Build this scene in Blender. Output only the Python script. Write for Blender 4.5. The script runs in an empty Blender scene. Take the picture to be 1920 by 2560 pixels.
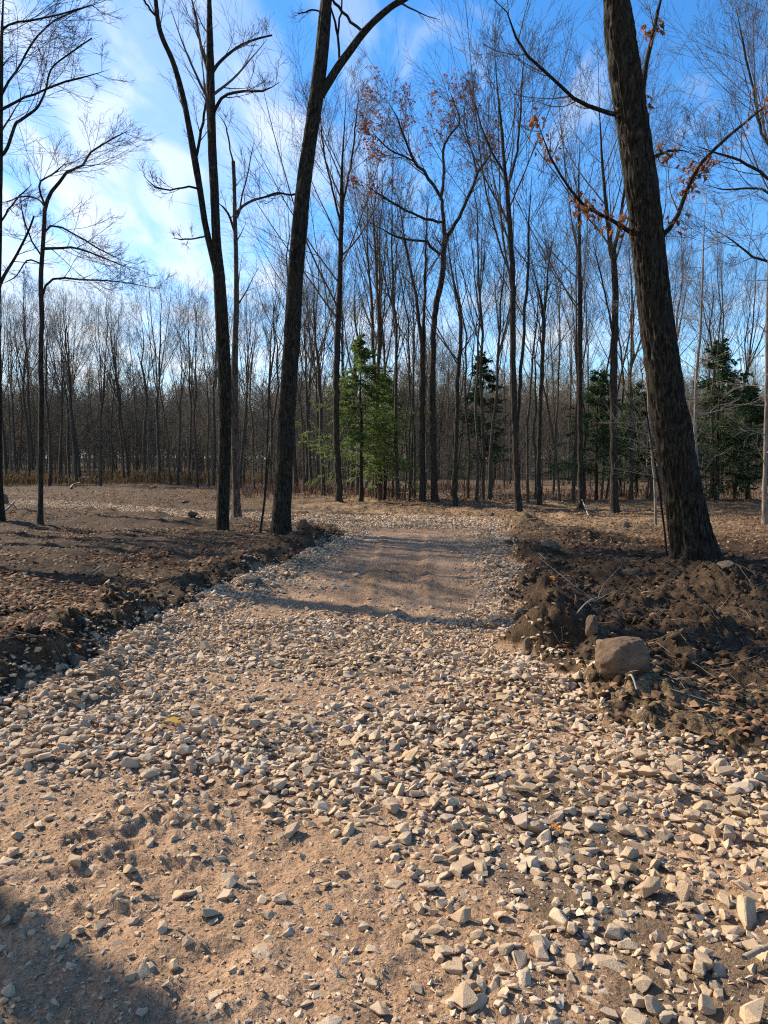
import bpy, bmesh, math, random
import numpy as np

sc = bpy.context.scene
rnd = random.Random(7)
RNG = np.random.default_rng(11)
R_ = math.radians

# ------------------------------------------------------------------ camera
CAMH, FPX, HOR = 1.6, 1934.0, 1170.0
PITCH = math.atan((1280 - HOR) / FPX)
cam_d = bpy.data.cameras.new('camera')
cam_d.sensor_fit = 'VERTICAL'
cam_d.sensor_height = 36.0
cam_d.lens = 36.0 * FPX / 2560.0
cam_d.clip_start = 0.05
cam_d.clip_end = 3000.0
cam = bpy.data.objects.new('camera', cam_d)
sc.collection.objects.link(cam)
cam.location = (0, 0, CAMH)
cam.rotation_euler = (math.pi / 2 - PITCH, 0, 0)
sc.camera = cam

# ------------------------------------------------------------------ sun and sky
SUN_AZ = R_(-57)          # measured from +Y (away from the viewer) towards +X
SUN_EL = R_(34)
SUN_DIR = np.array([math.sin(SUN_AZ) * math.cos(SUN_EL), math.cos(SUN_AZ) * math.cos(SUN_EL), math.sin(SUN_EL)])
sun_d = bpy.data.lights.new('sun', 'SUN')
sun_d.energy = 5.0
sun_d.angle = R_(0.5)
sun_d.color = (1.0, 0.90, 0.74)
sun = bpy.data.objects.new('sun', sun_d)
sc.collection.objects.link(sun)
from mathutils import Vector
sun.rotation_euler = Vector(SUN_DIR).to_track_quat('Z', 'Y').to_euler()
sun.location = (-30, 30, 30)

world = bpy.data.worlds.new('World')
sc.world = world
world.use_nodes = True
wn, wl = world.node_tree.nodes, world.node_tree.links
wn.clear()


def N(nodes, t, **kw):
    n = nodes.new(t)
    for k, v in kw.items():
        setattr(n, k, v)
    return n


def math_node(nodes, links, op, a, b=None, clamp=False):
    n = nodes.new('ShaderNodeMath')
    n.operation = op
    n.use_clamp = clamp
    for i, v in enumerate((a, b)):
        if v is None:
            continue
        if isinstance(v, (int, float)):
            n.inputs[i].default_value = v
        else:
            links.new(v, n.inputs[i])
    return n.outputs[0]


def ramp(nodes, links, fac, stops, interp='LINEAR'):
    n = nodes.new('ShaderNodeValToRGB')
    n.color_ramp.interpolation = interp
    el = n.color_ramp.elements
    while len(el) < len(stops):
        el.new(0.5)
    for e, (p, c) in zip(el, stops):
        e.position = p
        e.color = (c, c, c, 1) if isinstance(c, (int, float)) else (*c, 1)
    links.new(fac, n.inputs[0])
    return n.outputs[0]


sky = N(wn, 'ShaderNodeTexSky', sky_type='NISHITA', sun_disc=False)
sky.sun_elevation = SUN_EL
sky.sun_rotation = SUN_AZ
sky.altitude = 300
sky.air_density = 1.0
sky.dust_density = 0.25
sky.ozone_density = 2.5
hsv = N(wn, 'ShaderNodeHueSaturation')
hsv.inputs['Hue'].default_value = 0.503
hsv.inputs['Saturation'].default_value = 1.33
hsv.inputs['Value'].default_value = 1.6
wl.new(sky.outputs[0], hsv.inputs['Color'])
geo = N(wn, 'ShaderNodeTexCoord')
sep = N(wn, 'ShaderNodeSeparateXYZ')
wl.new(geo.outputs['Generated'], sep.inputs[0])
zc = math_node(wn, wl, 'MAXIMUM', sep.outputs[2], 0.0)
den = math_node(wn, wl, 'ADD', zc, 0.12)
cx = math_node(wn, wl, 'DIVIDE', sep.outputs[0], den)
cy = math_node(wn, wl, 'DIVIDE', sep.outputs[1], den)
comb = N(wn, 'ShaderNodeCombineXYZ')
wl.new(cx, comb.inputs[0])
wl.new(cy, comb.inputs[1])
mapn = N(wn, 'ShaderNodeMapping')
mapn.inputs['Rotation'].default_value = (0, 0, R_(-28))
mapn.inputs['Scale'].default_value = (1.0, 0.42, 1.0)
wl.new(comb.outputs[0], mapn.inputs[0])
n1 = N(wn, 'ShaderNodeTexNoise')
n1.inputs['Scale'].default_value = 1.7
n1.inputs['Detail'].default_value = 7
n1.inputs['Roughness'].default_value = 0.52
n1.inputs['Distortion'].default_value = 0.7
wl.new(mapn.outputs[0], n1.inputs['Vector'])
map2 = N(wn, 'ShaderNodeMapping')
map2.inputs['Rotation'].default_value = (0, 0, R_(-40))
map2.inputs['Scale'].default_value = (3.0, 1.1, 1.0)
wl.new(comb.outputs[0], map2.inputs[0])
n2 = N(wn, 'ShaderNodeTexNoise')
n2.inputs['Scale'].default_value = 1.6
n2.inputs['Detail'].default_value = 6
n2.inputs['Distortion'].default_value = 1.2
wl.new(map2.outputs[0], n2.inputs['Vector'])
# the cloud bank lies to the left and low down; clear blue overhead and to the right
lat = math_node(wn, wl, 'ADD', math_node(wn, wl, 'MULTIPLY', sep.outputs[0], -0.62),
                math_node(wn, wl, 'MULTIPLY', sep.outputs[2], -0.72))
cover = math_node(wn, wl, 'ADD', lat, 0.40)
cv = math_node(wn, wl, 'ADD', cover, math_node(wn, wl, 'MULTIPLY', math_node(wn, wl, 'SUBTRACT', n1.outputs[0], 0.5), 2.0))
cv = math_node(wn, wl, 'ADD', cv, math_node(wn, wl, 'MULTIPLY', math_node(wn, wl, 'SUBTRACT', n2.outputs[0], 0.5), 1.15))
cmask = ramp(wn, wl, cv, [(0.0, 0.0), (0.25, 0.28), (0.55, 0.74), (0.9, 1.0)], 'EASE')
cmix = N(wn, 'ShaderNodeMix', data_type='RGBA')
wl.new(math_node(wn, wl, 'MULTIPLY', cmask, 0.93), cmix.inputs['Factor'])
wl.new(hsv.outputs[0], cmix.inputs['A'])
cmix.inputs['B'].default_value = (7.4, 7.7, 8.1, 1)
bg = N(wn, 'ShaderNodeBackground')
bg.inputs['Strength'].default_value = 0.08
wl.new(cmix.outputs['Result'], bg.inputs['Color'])
wo = N(wn, 'ShaderNodeOutputWorld')
wl.new(bg.outputs[0], wo.inputs[0])

sc.view_settings.view_transform = 'Standard'
sc.view_settings.look = 'None'
sc.view_settings.gamma = 1.0
sc.view_settings.exposure = 0.95
sc.view_settings.use_curve_mapping = False
sc.render.engine = 'CYCLES'
sc.cycles.use_denoising = False
sc.cycles.filter_width = 1.15
sc.cycles.max_bounces = 5
sc.cycles.diffuse_bounces = 3
sc.cycles.transparent_max_bounces = 8


# ------------------------------------------------------------------ helpers
def ray(px, py):
    xc, yc = (px - 960.0) / FPX, (1280.0 - py) / FPX
    c, s = math.cos(PITCH), math.sin(PITCH)
    return np.array([xc, c + yc * s, -s + yc * c])


def at(px, py, Y):
    """World point seen at photo pixel (px, py) at distance Y along the ground."""
    d = ray(px, py)
    return np.array([0, 0, CAMH]) + d * (Y / d[1])


def gr(px, py, z=0.0):
    d = ray(px, py)
    t = (z - CAMH) / d[2]
    return np.array([0, 0, CAMH]) + d * t


def _hash(ix, iy, iz, seed):
    h = (ix.astype(np.int64) * 374761393 + iy.astype(np.int64) * 668265263 + iz.astype(np.int64) * 2147483647 + seed * 974634777) & 0xFFFFFFFF
    h = ((h ^ (h >> 13)) * 1274126177) & 0xFFFFFFFF
    h = ((h ^ (h >> 16)) * 2246822519) & 0xFFFFFFFF
    h = h ^ (h >> 15)
    return (h & 0xFFFFFF) / float(0xFFFFFF)


def vn2(x, y, seed=0):
    ix, iy = np.floor(x), np.floor(y)
    fx, fy = x - ix, y - iy
    ux, uy = fx * fx * fx * (fx * (fx * 6 - 15) + 10), fy * fy * fy * (fy * (fy * 6 - 15) + 10)
    z = np.zeros_like(ix)
    a, b = _hash(ix, iy, z, seed), _hash(ix + 1, iy, z, seed)
    c, d = _hash(ix, iy + 1, z, seed), _hash(ix + 1, iy + 1, z, seed)
    return (a * (1 - ux) + b * ux) * (1 - uy) + (c * (1 - ux) + d * ux) * uy


def vn3(x, y, z, seed=0):
    ix, iy, iz = np.floor(x), np.floor(y), np.floor(z)
    fx, fy, fz = x - ix, y - iy, z - iz
    s = lambda t: t * t * (3 - 2 * t)
    ux, uy, uz = s(fx), s(fy), s(fz)
    r = 0
    for dx in (0, 1):
        for dy in (0, 1):
            for dz in (0, 1):
                w = (ux if dx else 1 - ux) * (uy if dy else 1 - uy) * (uz if dz else 1 - uz)
                r = r + w * _hash(ix + dx, iy + dy, iz + dz, seed)
    return r


def fbm(x, y, octv=4, seed=0, gain=0.5):
    r, a, s = 0.0, 1.0, 0.0
    c, sn = math.cos(0.6), math.sin(0.6)
    for o in range(octv):
        r = r + a * (vn2(x, y, seed + o) * 2 - 1)
        s += a
        a *= gain
        x, y = (x * c - y * sn) * 2.03 + 3.1, (x * sn + y * c) * 2.03 - 1.7
    return r / s * 1.6


def sst(a, b, x):
    t = np.clip((x - a) / (b - a), 0, 1)
    return t * t * (3 - 2 * t)


def make_mesh(name, verts, quads=None, tris=None, smooth=True, attrs=None):
    me = bpy.data.meshes.new(name)
    verts = np.asarray(verts, np.float32).reshape(-1, 3)
    me.vertices.add(len(verts))
    me.vertices.foreach_set('co', verts.ravel())
    loops, starts, n = [], [], 0
    if quads is not None and len(quads):
        q = np.asarray(quads, np.int32).reshape(-1, 4)
        loops.append(q.ravel())
        starts.append(np.arange(len(q), dtype=np.int32) * 4)
        n += q.size
    if tris is not None and len(tris):
        t = np.asarray(tris, np.int32).reshape(-1, 3)
        loops.append(t.ravel())
        starts.append(np.arange(len(t), dtype=np.int32) * 3 + n)
    loops, starts = np.concatenate(loops), np.concatenate(starts)
    me.loops.add(len(loops))
    me.loops.foreach_set('vertex_index', loops)
    me.polygons.add(len(starts))
    me.polygons.foreach_set('loop_start', starts)
    me.polygons.foreach_set('use_smooth', np.full(len(starts), smooth, dtype=bool))
    me.update(calc_edges=True)
    for k, v in (attrs or {}).items():
        a = me.attributes.new(k, 'FLOAT', 'POINT')
        a.data.foreach_set('value', np.asarray(v, np.float32).ravel())
    return me


def link(name, data, parent=None, mat=None, loc=None):
    o = bpy.data.objects.new(name, data)
    sc.collection.objects.link(o)
    if parent is not None:
        o.parent = parent
    if mat is not None and data is not None and len(data.materials) == 0:
        data.materials.append(mat)
    if loc is not None:
        o.location = loc
    return o


def tag(o, label=None, cat=None, group=None, kind=None):
    for k, v in (('label', label), ('category', cat), ('group', group), ('kind', kind)):
        if v:
            o[k] = v
    return o


class Acc:
    def __init__(s):
        s.v, s.q, s.t, s.a, s.n = [], [], [], [], 0

    def add(s, v, q=None, t=None, a=None):
        v = np.asarray(v, float).reshape(-1, 3)
        s.v.append(v)
        if q is not None and len(q):
            s.q.append(np.asarray(q) + s.n)
        if t is not None and len(t):
            s.t.append(np.asarray(t) + s.n)
        if a is not None:
            s.a.append(np.asarray(a, float).ravel())
        s.n += len(v)

    def mesh(s, name, smooth=True, attr=None):
        q = np.concatenate(s.q) if s.q else None
        t = np.concatenate(s.t) if s.t else None
        return make_mesh(name, np.concatenate(s.v), q, t, smooth, {attr: np.concatenate(s.a)} if attr and s.a else None)


# ------------------------------------------------------------------ materials
def new_mat(name):
    m = bpy.data.materials.new(name)
    m.use_nodes = True
    nt = m.node_tree
    return m, nt.nodes, nt.links, nt.nodes['Principled BSDF']


def noise(nodes, links, scale, detail=4, rough=0.55, vec=None, dist=0.0):
    n = nodes.new('ShaderNodeTexNoise')
    n.inputs['Scale'].default_value = scale
    n.inputs['Detail'].default_value = detail
    n.inputs['Roughness'].default_value = rough
    n.inputs['Distortion'].default_value = dist
    if vec is not None:
        links.new(vec, n.inputs['Vector'])
    return n.outputs[0]


def mixc(nodes, links, fac, a, b, blend='MIX'):
    n = nodes.new('ShaderNodeMix')
    n.data_type = 'RGBA'
    n.blend_type = blend
    if isinstance(fac, (int, float)):
        n.inputs['Factor'].default_value = fac
    else:
        links.new(fac, n.inputs['Factor'])
    for key, v in (('A', a), ('B', b)):
        if isinstance(v, tuple):
            n.inputs[key].default_value = (*v, 1)
        else:
            links.new(v, n.inputs[key])
    return n.outputs['Result']


def bump(nodes, links, h, strength, dist, bsdf, prev=None):
    b = nodes.new('ShaderNodeBump')
    b.inputs['Strength'].default_value = strength
    b.inputs['Distance'].default_value = dist
    links.new(h, b.inputs['Height'])
    if prev is not None:
        links.new(prev, b.inputs['Normal'])
    links.new(b.outputs[0], bsdf.inputs['Normal'])
    return b.outputs[0]


def attr(nodes, name):
    n = nodes.new('ShaderNodeAttribute')
    n.attribute_name = name
    return n.outputs['Fac']


def ground_material():
    m, nd, ln, b = new_mat('earth_and_road_dust')
    tc = nd.new('ShaderNodeTexCoord').outputs['Object']
    big = noise(nd, ln, 0.9, 5, 0.6, tc, 0.4)
    mid = noise(nd, ln, 6.0, 5, 0.6, tc)
    fine = noise(nd, ln, 55.0, 5, 0.65, tc)
    grain = noise(nd, ln, 260.0, 3, 0.6, tc)
    # packed stone dust of the road: tan, reddish and greyish patches, dark smears of mud
    dust = ramp(nd, ln, big, [(0.3, (0.255, 0.155, 0.089)), (0.5, (0.365, 0.23, 0.137)), (0.7, (0.45, 0.30, 0.188))])
    dust = mixc(nd, ln, ramp(nd, ln, mid, [(0.35, 0.0), (0.75, 0.65)]), dust, (0.30, 0.165, 0.09))
    dust = mixc(nd, ln, ramp(nd, ln, fine, [(0.38, 0.75), (0.54, 0.0)]), dust, (0.15, 0.095, 0.055))
    dust = mixc(nd, ln, ramp(nd, ln, grain, [(0.58, 0.0), (0.75, 0.6)]), dust, (0.52, 0.39, 0.26))
    dust = mixc(nd, ln, attr(nd, 'mud'), dust, (0.115, 0.08, 0.05))
    # forest soil: dark humus, browner where dry
    soil = ramp(nd, ln, mid, [(0.3, (0.020, 0.0125, 0.0072)), (0.55, (0.05, 0.031, 0.0175)), (0.75, (0.115, 0.072, 0.04))])
    soil = mixc(nd, ln, ramp(nd, ln, fine, [(0.5, 0.0), (0.7, 0.55)]), soil, (0.165, 0.105, 0.06))
    lit = ramp(nd, ln, fine, [(0.38, (0.015, 0.008, 0.0046)), (0.5, (0.040, 0.022, 0.011)), (0.66, (0.135, 0.074, 0.035))])
    lit = mixc(nd, ln, ramp(nd, ln, mid, [(0.4, 0.0), (0.62, 0.6)]), lit, (0.035, 0.021, 0.012))
    lit = mixc(nd, ln, ramp(nd, ln, big, [(0.42, 0.75), (0.6, 0.0)]), lit, (0.026, 0.017, 0.010))
    off = mixc(nd, ln, attr(nd, 'litter'), soil, lit)
    off = mixc(nd, ln, math_node(nd, ln, 'MULTIPLY', attr(nd, 'tan'), ramp(nd, ln, mid, [(0.35, 0.35), (0.6, 1.0)])), off, mixc(nd, ln, ramp(nd, ln, fine, [(0.4, 0.0), (0.6, 1.0)]), (0.15, 0.098, 0.052), (0.42, 0.285, 0.155)))
    edge = math_node(nd, ln, 'ADD', attr(nd, 'road'), math_node(nd, ln, 'MULTIPLY', math_node(nd, ln, 'SUBTRACT', mid, 0.5), 0.9))
    edge = ramp(nd, ln, edge, [(0.38, 0.0), (0.62, 1.0)])
    ln.new(mixc(nd, ln, edge, off, dust), b.inputs['Base Color'])
    b.inputs['Roughness'].default_value = 0.95
    b.inputs['Specular IOR Level'].default_value = 0.12
    n0 = bump(nd, ln, noise(nd, ln, 24.0, 4, 0.7, tc), 0.7, 0.03, b)
    n1 = bump(nd, ln, fine, 0.9, 0.014, b, n0)
    n2 = bump(nd, ln, grain, 0.5, 0.004, b, n1)
    return m


def stone_material(name, warm=0.0, attrname='tint'):
    m, nd, ln, b = new_mat(name)
    tc = nd.new('ShaderNodeTexCoord').outputs['Object']
    oi = nd.new('ShaderNodeObjectInfo').outputs['Random']
    t = math_node(nd, ln, 'FRACT', math_node(nd, ln, 'ADD', attr(nd, attrname), oi))
    warm_ = noise(nd, ln, 1.1, 3, 0.5, nd.new('ShaderNodeNewGeometry').outputs['Position'])
    col = ramp(nd, ln, t, [(0.0, (0.33, 0.235, 0.155)), (0.18, (0.52, 0.395, 0.27)), (0.36, (0.38, 0.30, 0.22)), (0.5, (0.57, 0.45, 0.315)),
                           (0.64, (0.46, 0.315, 0.19)), (0.8, (0.38, 0.325, 0.27)), (0.92, (0.64, 0.53, 0.39)), (1.0, (0.23, 0.165, 0.11))])
    a = noise(nd, ln, 18, 5, 0.6, tc)
    f = noise(nd, ln, 130, 4, 0.6, tc)
    col = mixc(nd, ln, ramp(nd, ln, a, [(0.4, 0.1), (0.68, 0.6)]), col, (0.43, 0.29, 0.17))
    col = mixc(nd, ln, ramp(nd, ln, warm_, [(0.38, 0.0), (0.62, 0.68)]), col, (0.40, 0.27, 0.155))
    col = mixc(nd, ln, ramp(nd, ln, f, [(0.35, 0.45), (0.5, 0.0)]), col, (0.20, 0.145, 0.095))
    ln.new(col, b.inputs['Base Color'])
    b.inputs['Roughness'].default_value = 0.88
    b.inputs['Specular IOR Level'].default_value = 0.2
    n1 = bump(nd, ln, a, 0.5, 0.01, b)
    bump(nd, ln, f, 0.5, 0.003, b, n1)
    return m


def boulder_material(name, c1, c2, c3):
    m, nd, ln, b = new_mat(name)
    tc = nd.new('ShaderNodeTexCoord').outputs['Object']
    a = noise(nd, ln, 6, 6, 0.62, tc, 0.6)
    f = noise(nd, ln, 70, 5, 0.65, tc)
    col = ramp(nd, ln, a, [(0.3, c1), (0.52, c2), (0.72, c3)])
    col = mixc(nd, ln, ramp(nd, ln, f, [(0.38, 0.5), (0.5, 0.0)]), col, tuple(x * 0.45 for x in c1))
    lich = ramp(nd, ln, noise(nd, ln, 13, 6, 0.75, tc, 1.2), [(0.60, 0.0), (0.68, 0.3)])
    col = mixc(nd, ln, lich, col, tuple(min(x * 1.7, .4) for x in c3))
    col = mixc(nd, ln, ramp(nd, ln, noise(nd, ln, 3.5, 6, 0.7, tc, 2.0), [(0.55, 0.0), (0.64, 0.75)]), col, (0.05, 0.033, 0.02))
    ln.new(col, b.inputs['Base Color'])
    b.inputs['Roughness'].default_value = 0.9
    b.inputs['Specular IOR Level'].default_value = 0.2
    n1 = bump(nd, ln, a, 0.6, 0.03, b)
    bump(nd, ln, f, 0.6, 0.006, b, n1)
    return m


def bark_material(name, dark, light, lichen, scale=1.0, strength=0.8):
    m, nd, ln, b = new_mat(name)
    tc = nd.new('ShaderNodeTexCoord').outputs['Object']
    mp = nd.new('ShaderNodeMapping')
    mp.inputs['Scale'].default_value = (1, 1, 0.22)
    ln.new(tc, mp.inputs[0])
    rid = noise(nd, ln, 22 * scale, 5, 0.6, mp.outputs[0], 0.5)
    fine = noise(nd, ln, 90 * scale, 4, 0.6, mp.outputs[0])
    big = noise(nd, ln, 1.6, 4, 0.6, tc)
    col = ramp(nd, ln, rid, [(0.42, dark), (0.66, light)])
    col = mixc(nd, ln, ramp(nd, ln, big, [(0.5, 0.0), (0.72, 0.7)]), col, tuple((d + l) * 0.42 for d, l in zip(dark, light)))
    li = math_node(nd, ln, 'MULTIPLY', ramp(nd, ln, noise(nd, ln, 7, 5, 0.7, tc), [(0.58, 0.0), (0.68, 1.0)]), ramp(nd, ln, fine, [(0.4, 0.0), (0.6, 0.8)]))
    col = mixc(nd, ln, li, col, lichen)
    ln.new(col, b.inputs['Base Color'])
    b.inputs['Roughness'].default_value = 0.92
    b.inputs['Specular IOR Level'].default_value = 0.15
    n1 = bump(nd, ln, rid, strength, 0.025, b)
    bump(nd, ln, fine, 0.5, 0.008, b, n1)
    return m


def flat_material(name, c1, c2, scale=20, rough=0.85, trans=0.0):
    m, nd, ln, b = new_mat(name)
    tc = nd.new('ShaderNodeTexCoord').outputs['Object']
    oi = nd.new('ShaderNodeObjectInfo').outputs['Random']
    n = noise(nd, ln, scale, 4, 0.6, tc)
    t = math_node(nd, ln, 'ADD', n, math_node(nd, ln, 'MULTIPLY', math_node(nd, ln, 'SUBTRACT', oi, 0.5), 0.3))
    col = ramp(nd, ln, t, [(0.32, c1), (0.68, c2)])
    ln.new(col, b.inputs['Base Color'])
    b.inputs['Roughness'].default_value = rough
    b.inputs['Specular IOR Level'].default_value = 0.2
    if trans > 0:
        tr = nd.new('ShaderNodeBsdfTranslucent')
        ln.new(col, tr.inputs['Color'])
        mx = nd.new('ShaderNodeMixShader')
        mx.inputs[0].default_value = trans
        ln.new(b.outputs[0], mx.inputs[1])
        ln.new(tr.outputs[0], mx.inputs[2])
        ln.new(mx.outputs[0], nd['Material Output'].inputs['Surface'])
    return m


M_ground = ground_material()
M_stone = stone_material('crushed_limestone')
M_boulder = boulder_material('pink_granite', (0.085, 0.052, 0.032), (0.145, 0.092, 0.056), (0.20, 0.135, 0.086))
M_rock = boulder_material('grey_brown_rock', (0.07, 0.052, 0.036), (0.13, 0.098, 0.07), (0.20, 0.16, 0.12))
M_bark_oak = bark_material('ridged_oak_bark', (0.006, 0.005, 0.0035), (0.056, 0.044, 0.029), (0.11, 0.11, 0.085), 1.5)
M_bark = bark_material('grey_brown_bark', (0.014, 0.011, 0.008), (0.064, 0.049, 0.036), (0.13, 0.13, 0.11))
M_bark_wood = bark_material('lightened_wood_bark', (0.03, 0.024, 0.018), (0.125, 0.098, 0.07), (0.2, 0.19, 0.16))  # bark colour lightened to suggest sunlit trunks in the wood
M_bark_light = bark_material('smooth_beech_bark', (0.13, 0.105, 0.08), (0.27, 0.22, 0.17), (0.36, 0.34, 0.30), 0.6, 0.4)
M_twig = flat_material('twig_bark', (0.06, 0.047, 0.034), (0.15, 0.118, 0.084), 4)
M_far = flat_material('hazed_far_bark', (0.125, 0.103, 0.075), (0.19, 0.156, 0.113), 4)  # distance haze and lit trunks put into a lighter bark colour
M_twig_light = flat_material('pale_twig_bark', (0.17, 0.14, 0.11), (0.30, 0.25, 0.20), 4)
M_leaf_oak = flat_material('brown_oak_leaf', (0.15, 0.052, 0.02), (0.34, 0.135, 0.05), 9, 0.7, 0.45)
M_leaf_red = flat_material('russet_leaf', (0.24, 0.07, 0.03), (0.46, 0.17, 0.065), 2.5, 0.7, 0.5)
M_litter = flat_material('dry_leaf_litter', (0.12, 0.042, 0.016), (0.40, 0.24, 0.125), 3.0, 0.8, 0.15)
M_stick = flat_material('weathered_stick', (0.11, 0.085, 0.06), (0.34, 0.28, 0.21), 2.0)
M_clod = flat_material('soil_clod', (0.028, 0.0175, 0.0105), (0.13, 0.082, 0.046), 9, 0.98)
M_needle = flat_material('hemlock_needles', (0.075, 0.13, 0.032), (0.25, 0.32, 0.095), 0.9, 0.7, 0.35)
M_needle_dark = flat_material('dark_hemlock_needles', (0.025, 0.055, 0.022), (0.085, 0.135, 0.05), 0.9, 0.7, 0.2)
M_fern = flat_material('dead_bracken', (0.075, 0.05, 0.026), (0.22, 0.135, 0.06), 0.6, 0.85, 0.3)
M_brush = flat_material('russet_brush', (0.075, 0.045, 0.032), (0.19, 0.11, 0.072), 0.7, 0.9, 0.2)

# ------------------------------------------------------------------ road outline and terrain
_L = [gr(*p)[:2] for p in ((0, 1790), (80, 1735), (160, 1690), (300, 1618), (420, 1552), (520, 1500), (660, 1440), (760, 1400), (830, 1365), (858, 1343))]
LY = np.array([-6, 2.0] + [p[1] for p in _L] + [24.0, 26.5])
LX = np.array([-3.4, -2.9] + [p[0] for p in _L] + [-1.6, -3.4])
_Rr = [gr(*p)[:2] for p in ((1905, 2420), (1895, 2300), (1930, 2190), (2120, 2050), (2120, 1930), (1930, 1895), (1640, 1858), (1460, 1800), (1365, 1725), (1300, 1630),
                            (1300, 1560), (1290, 1440), (1275, 1370), (1265, 1330))]
RY = np.array([-6, 1.5] + [p[1] for p in _Rr] + [26.0])
RX = np.array([1.2, 1.15] + [p[0] for p in _Rr] + [3.6])
_fn = [gr(*p)[:2] for p in ((0, 1263), (150, 1271), (300, 1279), (540, 1297), (700, 1306))]
_ff = [gr(*p)[:2] for p in ((0, 1250), (150, 1257), (300, 1264), (540, 1280), (700, 1287), (1000, 1290), (1260, 1312))]
FNX = np.array([-70] + [p[0] for p in _fn] + [0.0, 5.0])
FNY = np.array([60] + [p[1] for p in _fn] + [19.0, 18.5])
FFX = np.array([-70] + [p[0] for p in _ff] + [5.0])
FFY = np.array([67] + [p[1] for p in _ff] + [19.0])


def road_d(x, y):
    """Distance inside the gravel (positive) or outside (negative), with a ragged edge."""
    dn = np.minimum(np.minimum(x - np.interp(y, LY, LX), np.interp(y, RY, RX) - x), 25.0 - y)
    df = np.minimum(np.minimum(y - np.interp(x, FNX, FNY), np.interp(x, FFX, FFY) - y) * 0.8, 3.8 - x)
    d = np.maximum(dn, df)
    return d + 0.25 * fbm(x * 1.5, y * 1.5, 4, 5, .6) * sst(1, 6, y)


def P2(px, py):
    return gr(px, py)[:2]


MOUNDS = []   # x, y, height, radius x, radius y
for px, py, top, rx, ry in ((1400, 1640, 0.42, 0.42, 0.30), (1375, 1555, 0.34, 0.40, 0.55), (1330, 1490, 0.2, 0.5, 0.8), (1660, 1520, 0.22, 0.9, 0.5),
                            (1800, 1500, 0.30, 0.55, 1.2), (1760, 1590, 0.26, 0.35, 0.6), (1560, 1450, 0.16, 0.8, 0.6), (1310, 1340, 0.35, 0.7, 0.8),
                            (1450, 1360, 0.22, 0.9, 0.7), (1300, 1405, 0.25, 0.45, 0.9), (1700, 1640, 0.14, 0.25, 0.25), (1420, 1690, 0.10, 0.3, 0.2), (1500, 1676, 0.13, 0.13, 0.10), (1545, 1705, 0.07, 0.2, 0.08),
                            (330, 1560, 0.22, 0.6, 0.5), (150, 1620, 0.24, 0.5, 0.5), (640, 1440, 0.2, 0.5, 0.6), (40, 1700, 0.20, 0.35, 0.4),
                            (780, 1370, 0.3, 0.7, 0.8), (1710, 1425, 0.12, 0.8, 0.5), (1230, 2390, 0.03, 0.3, 0.2), (1700, 1780, 0.07, 0.5, 0.2), (1500, 1740, 0.08, 0.3, 0.25)):
    p = P2(px, py)
    MOUNDS.append((p[0], p[1], top, rx, ry))
for px, py in ((60, 1290), (300, 1300), (430, 1306), (160, 1300), (900, 1272), (720, 1270), (1500, 1330), (1380, 1310), (1640, 1310), (1560, 1330)):
    p = P2(px, py)
    MOUNDS.append((p[0], p[1], 0.07 + 0.09 * rnd.random(), 1.1 + rnd.random(), 0.6))

LUGS = []      # tyre lug prints in the soft dust, lower left: centre, length, width, angle
for k in range(4):
    for side in (0, 1):
        cx0, cy0 = -1.42 + 0.10 * k + side * 0.34, 2.62 + 0.33 * k + side * 0.10
        LUGS.append((cx0, cy0, 0.32, 0.085, 0.25 if side == 0 else -0.12))
        LUGS.append((cx0 + (0.14 if side == 0 else -0.13), cy0 + 0.09, 0.16, 0.06, 1.25))


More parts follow.
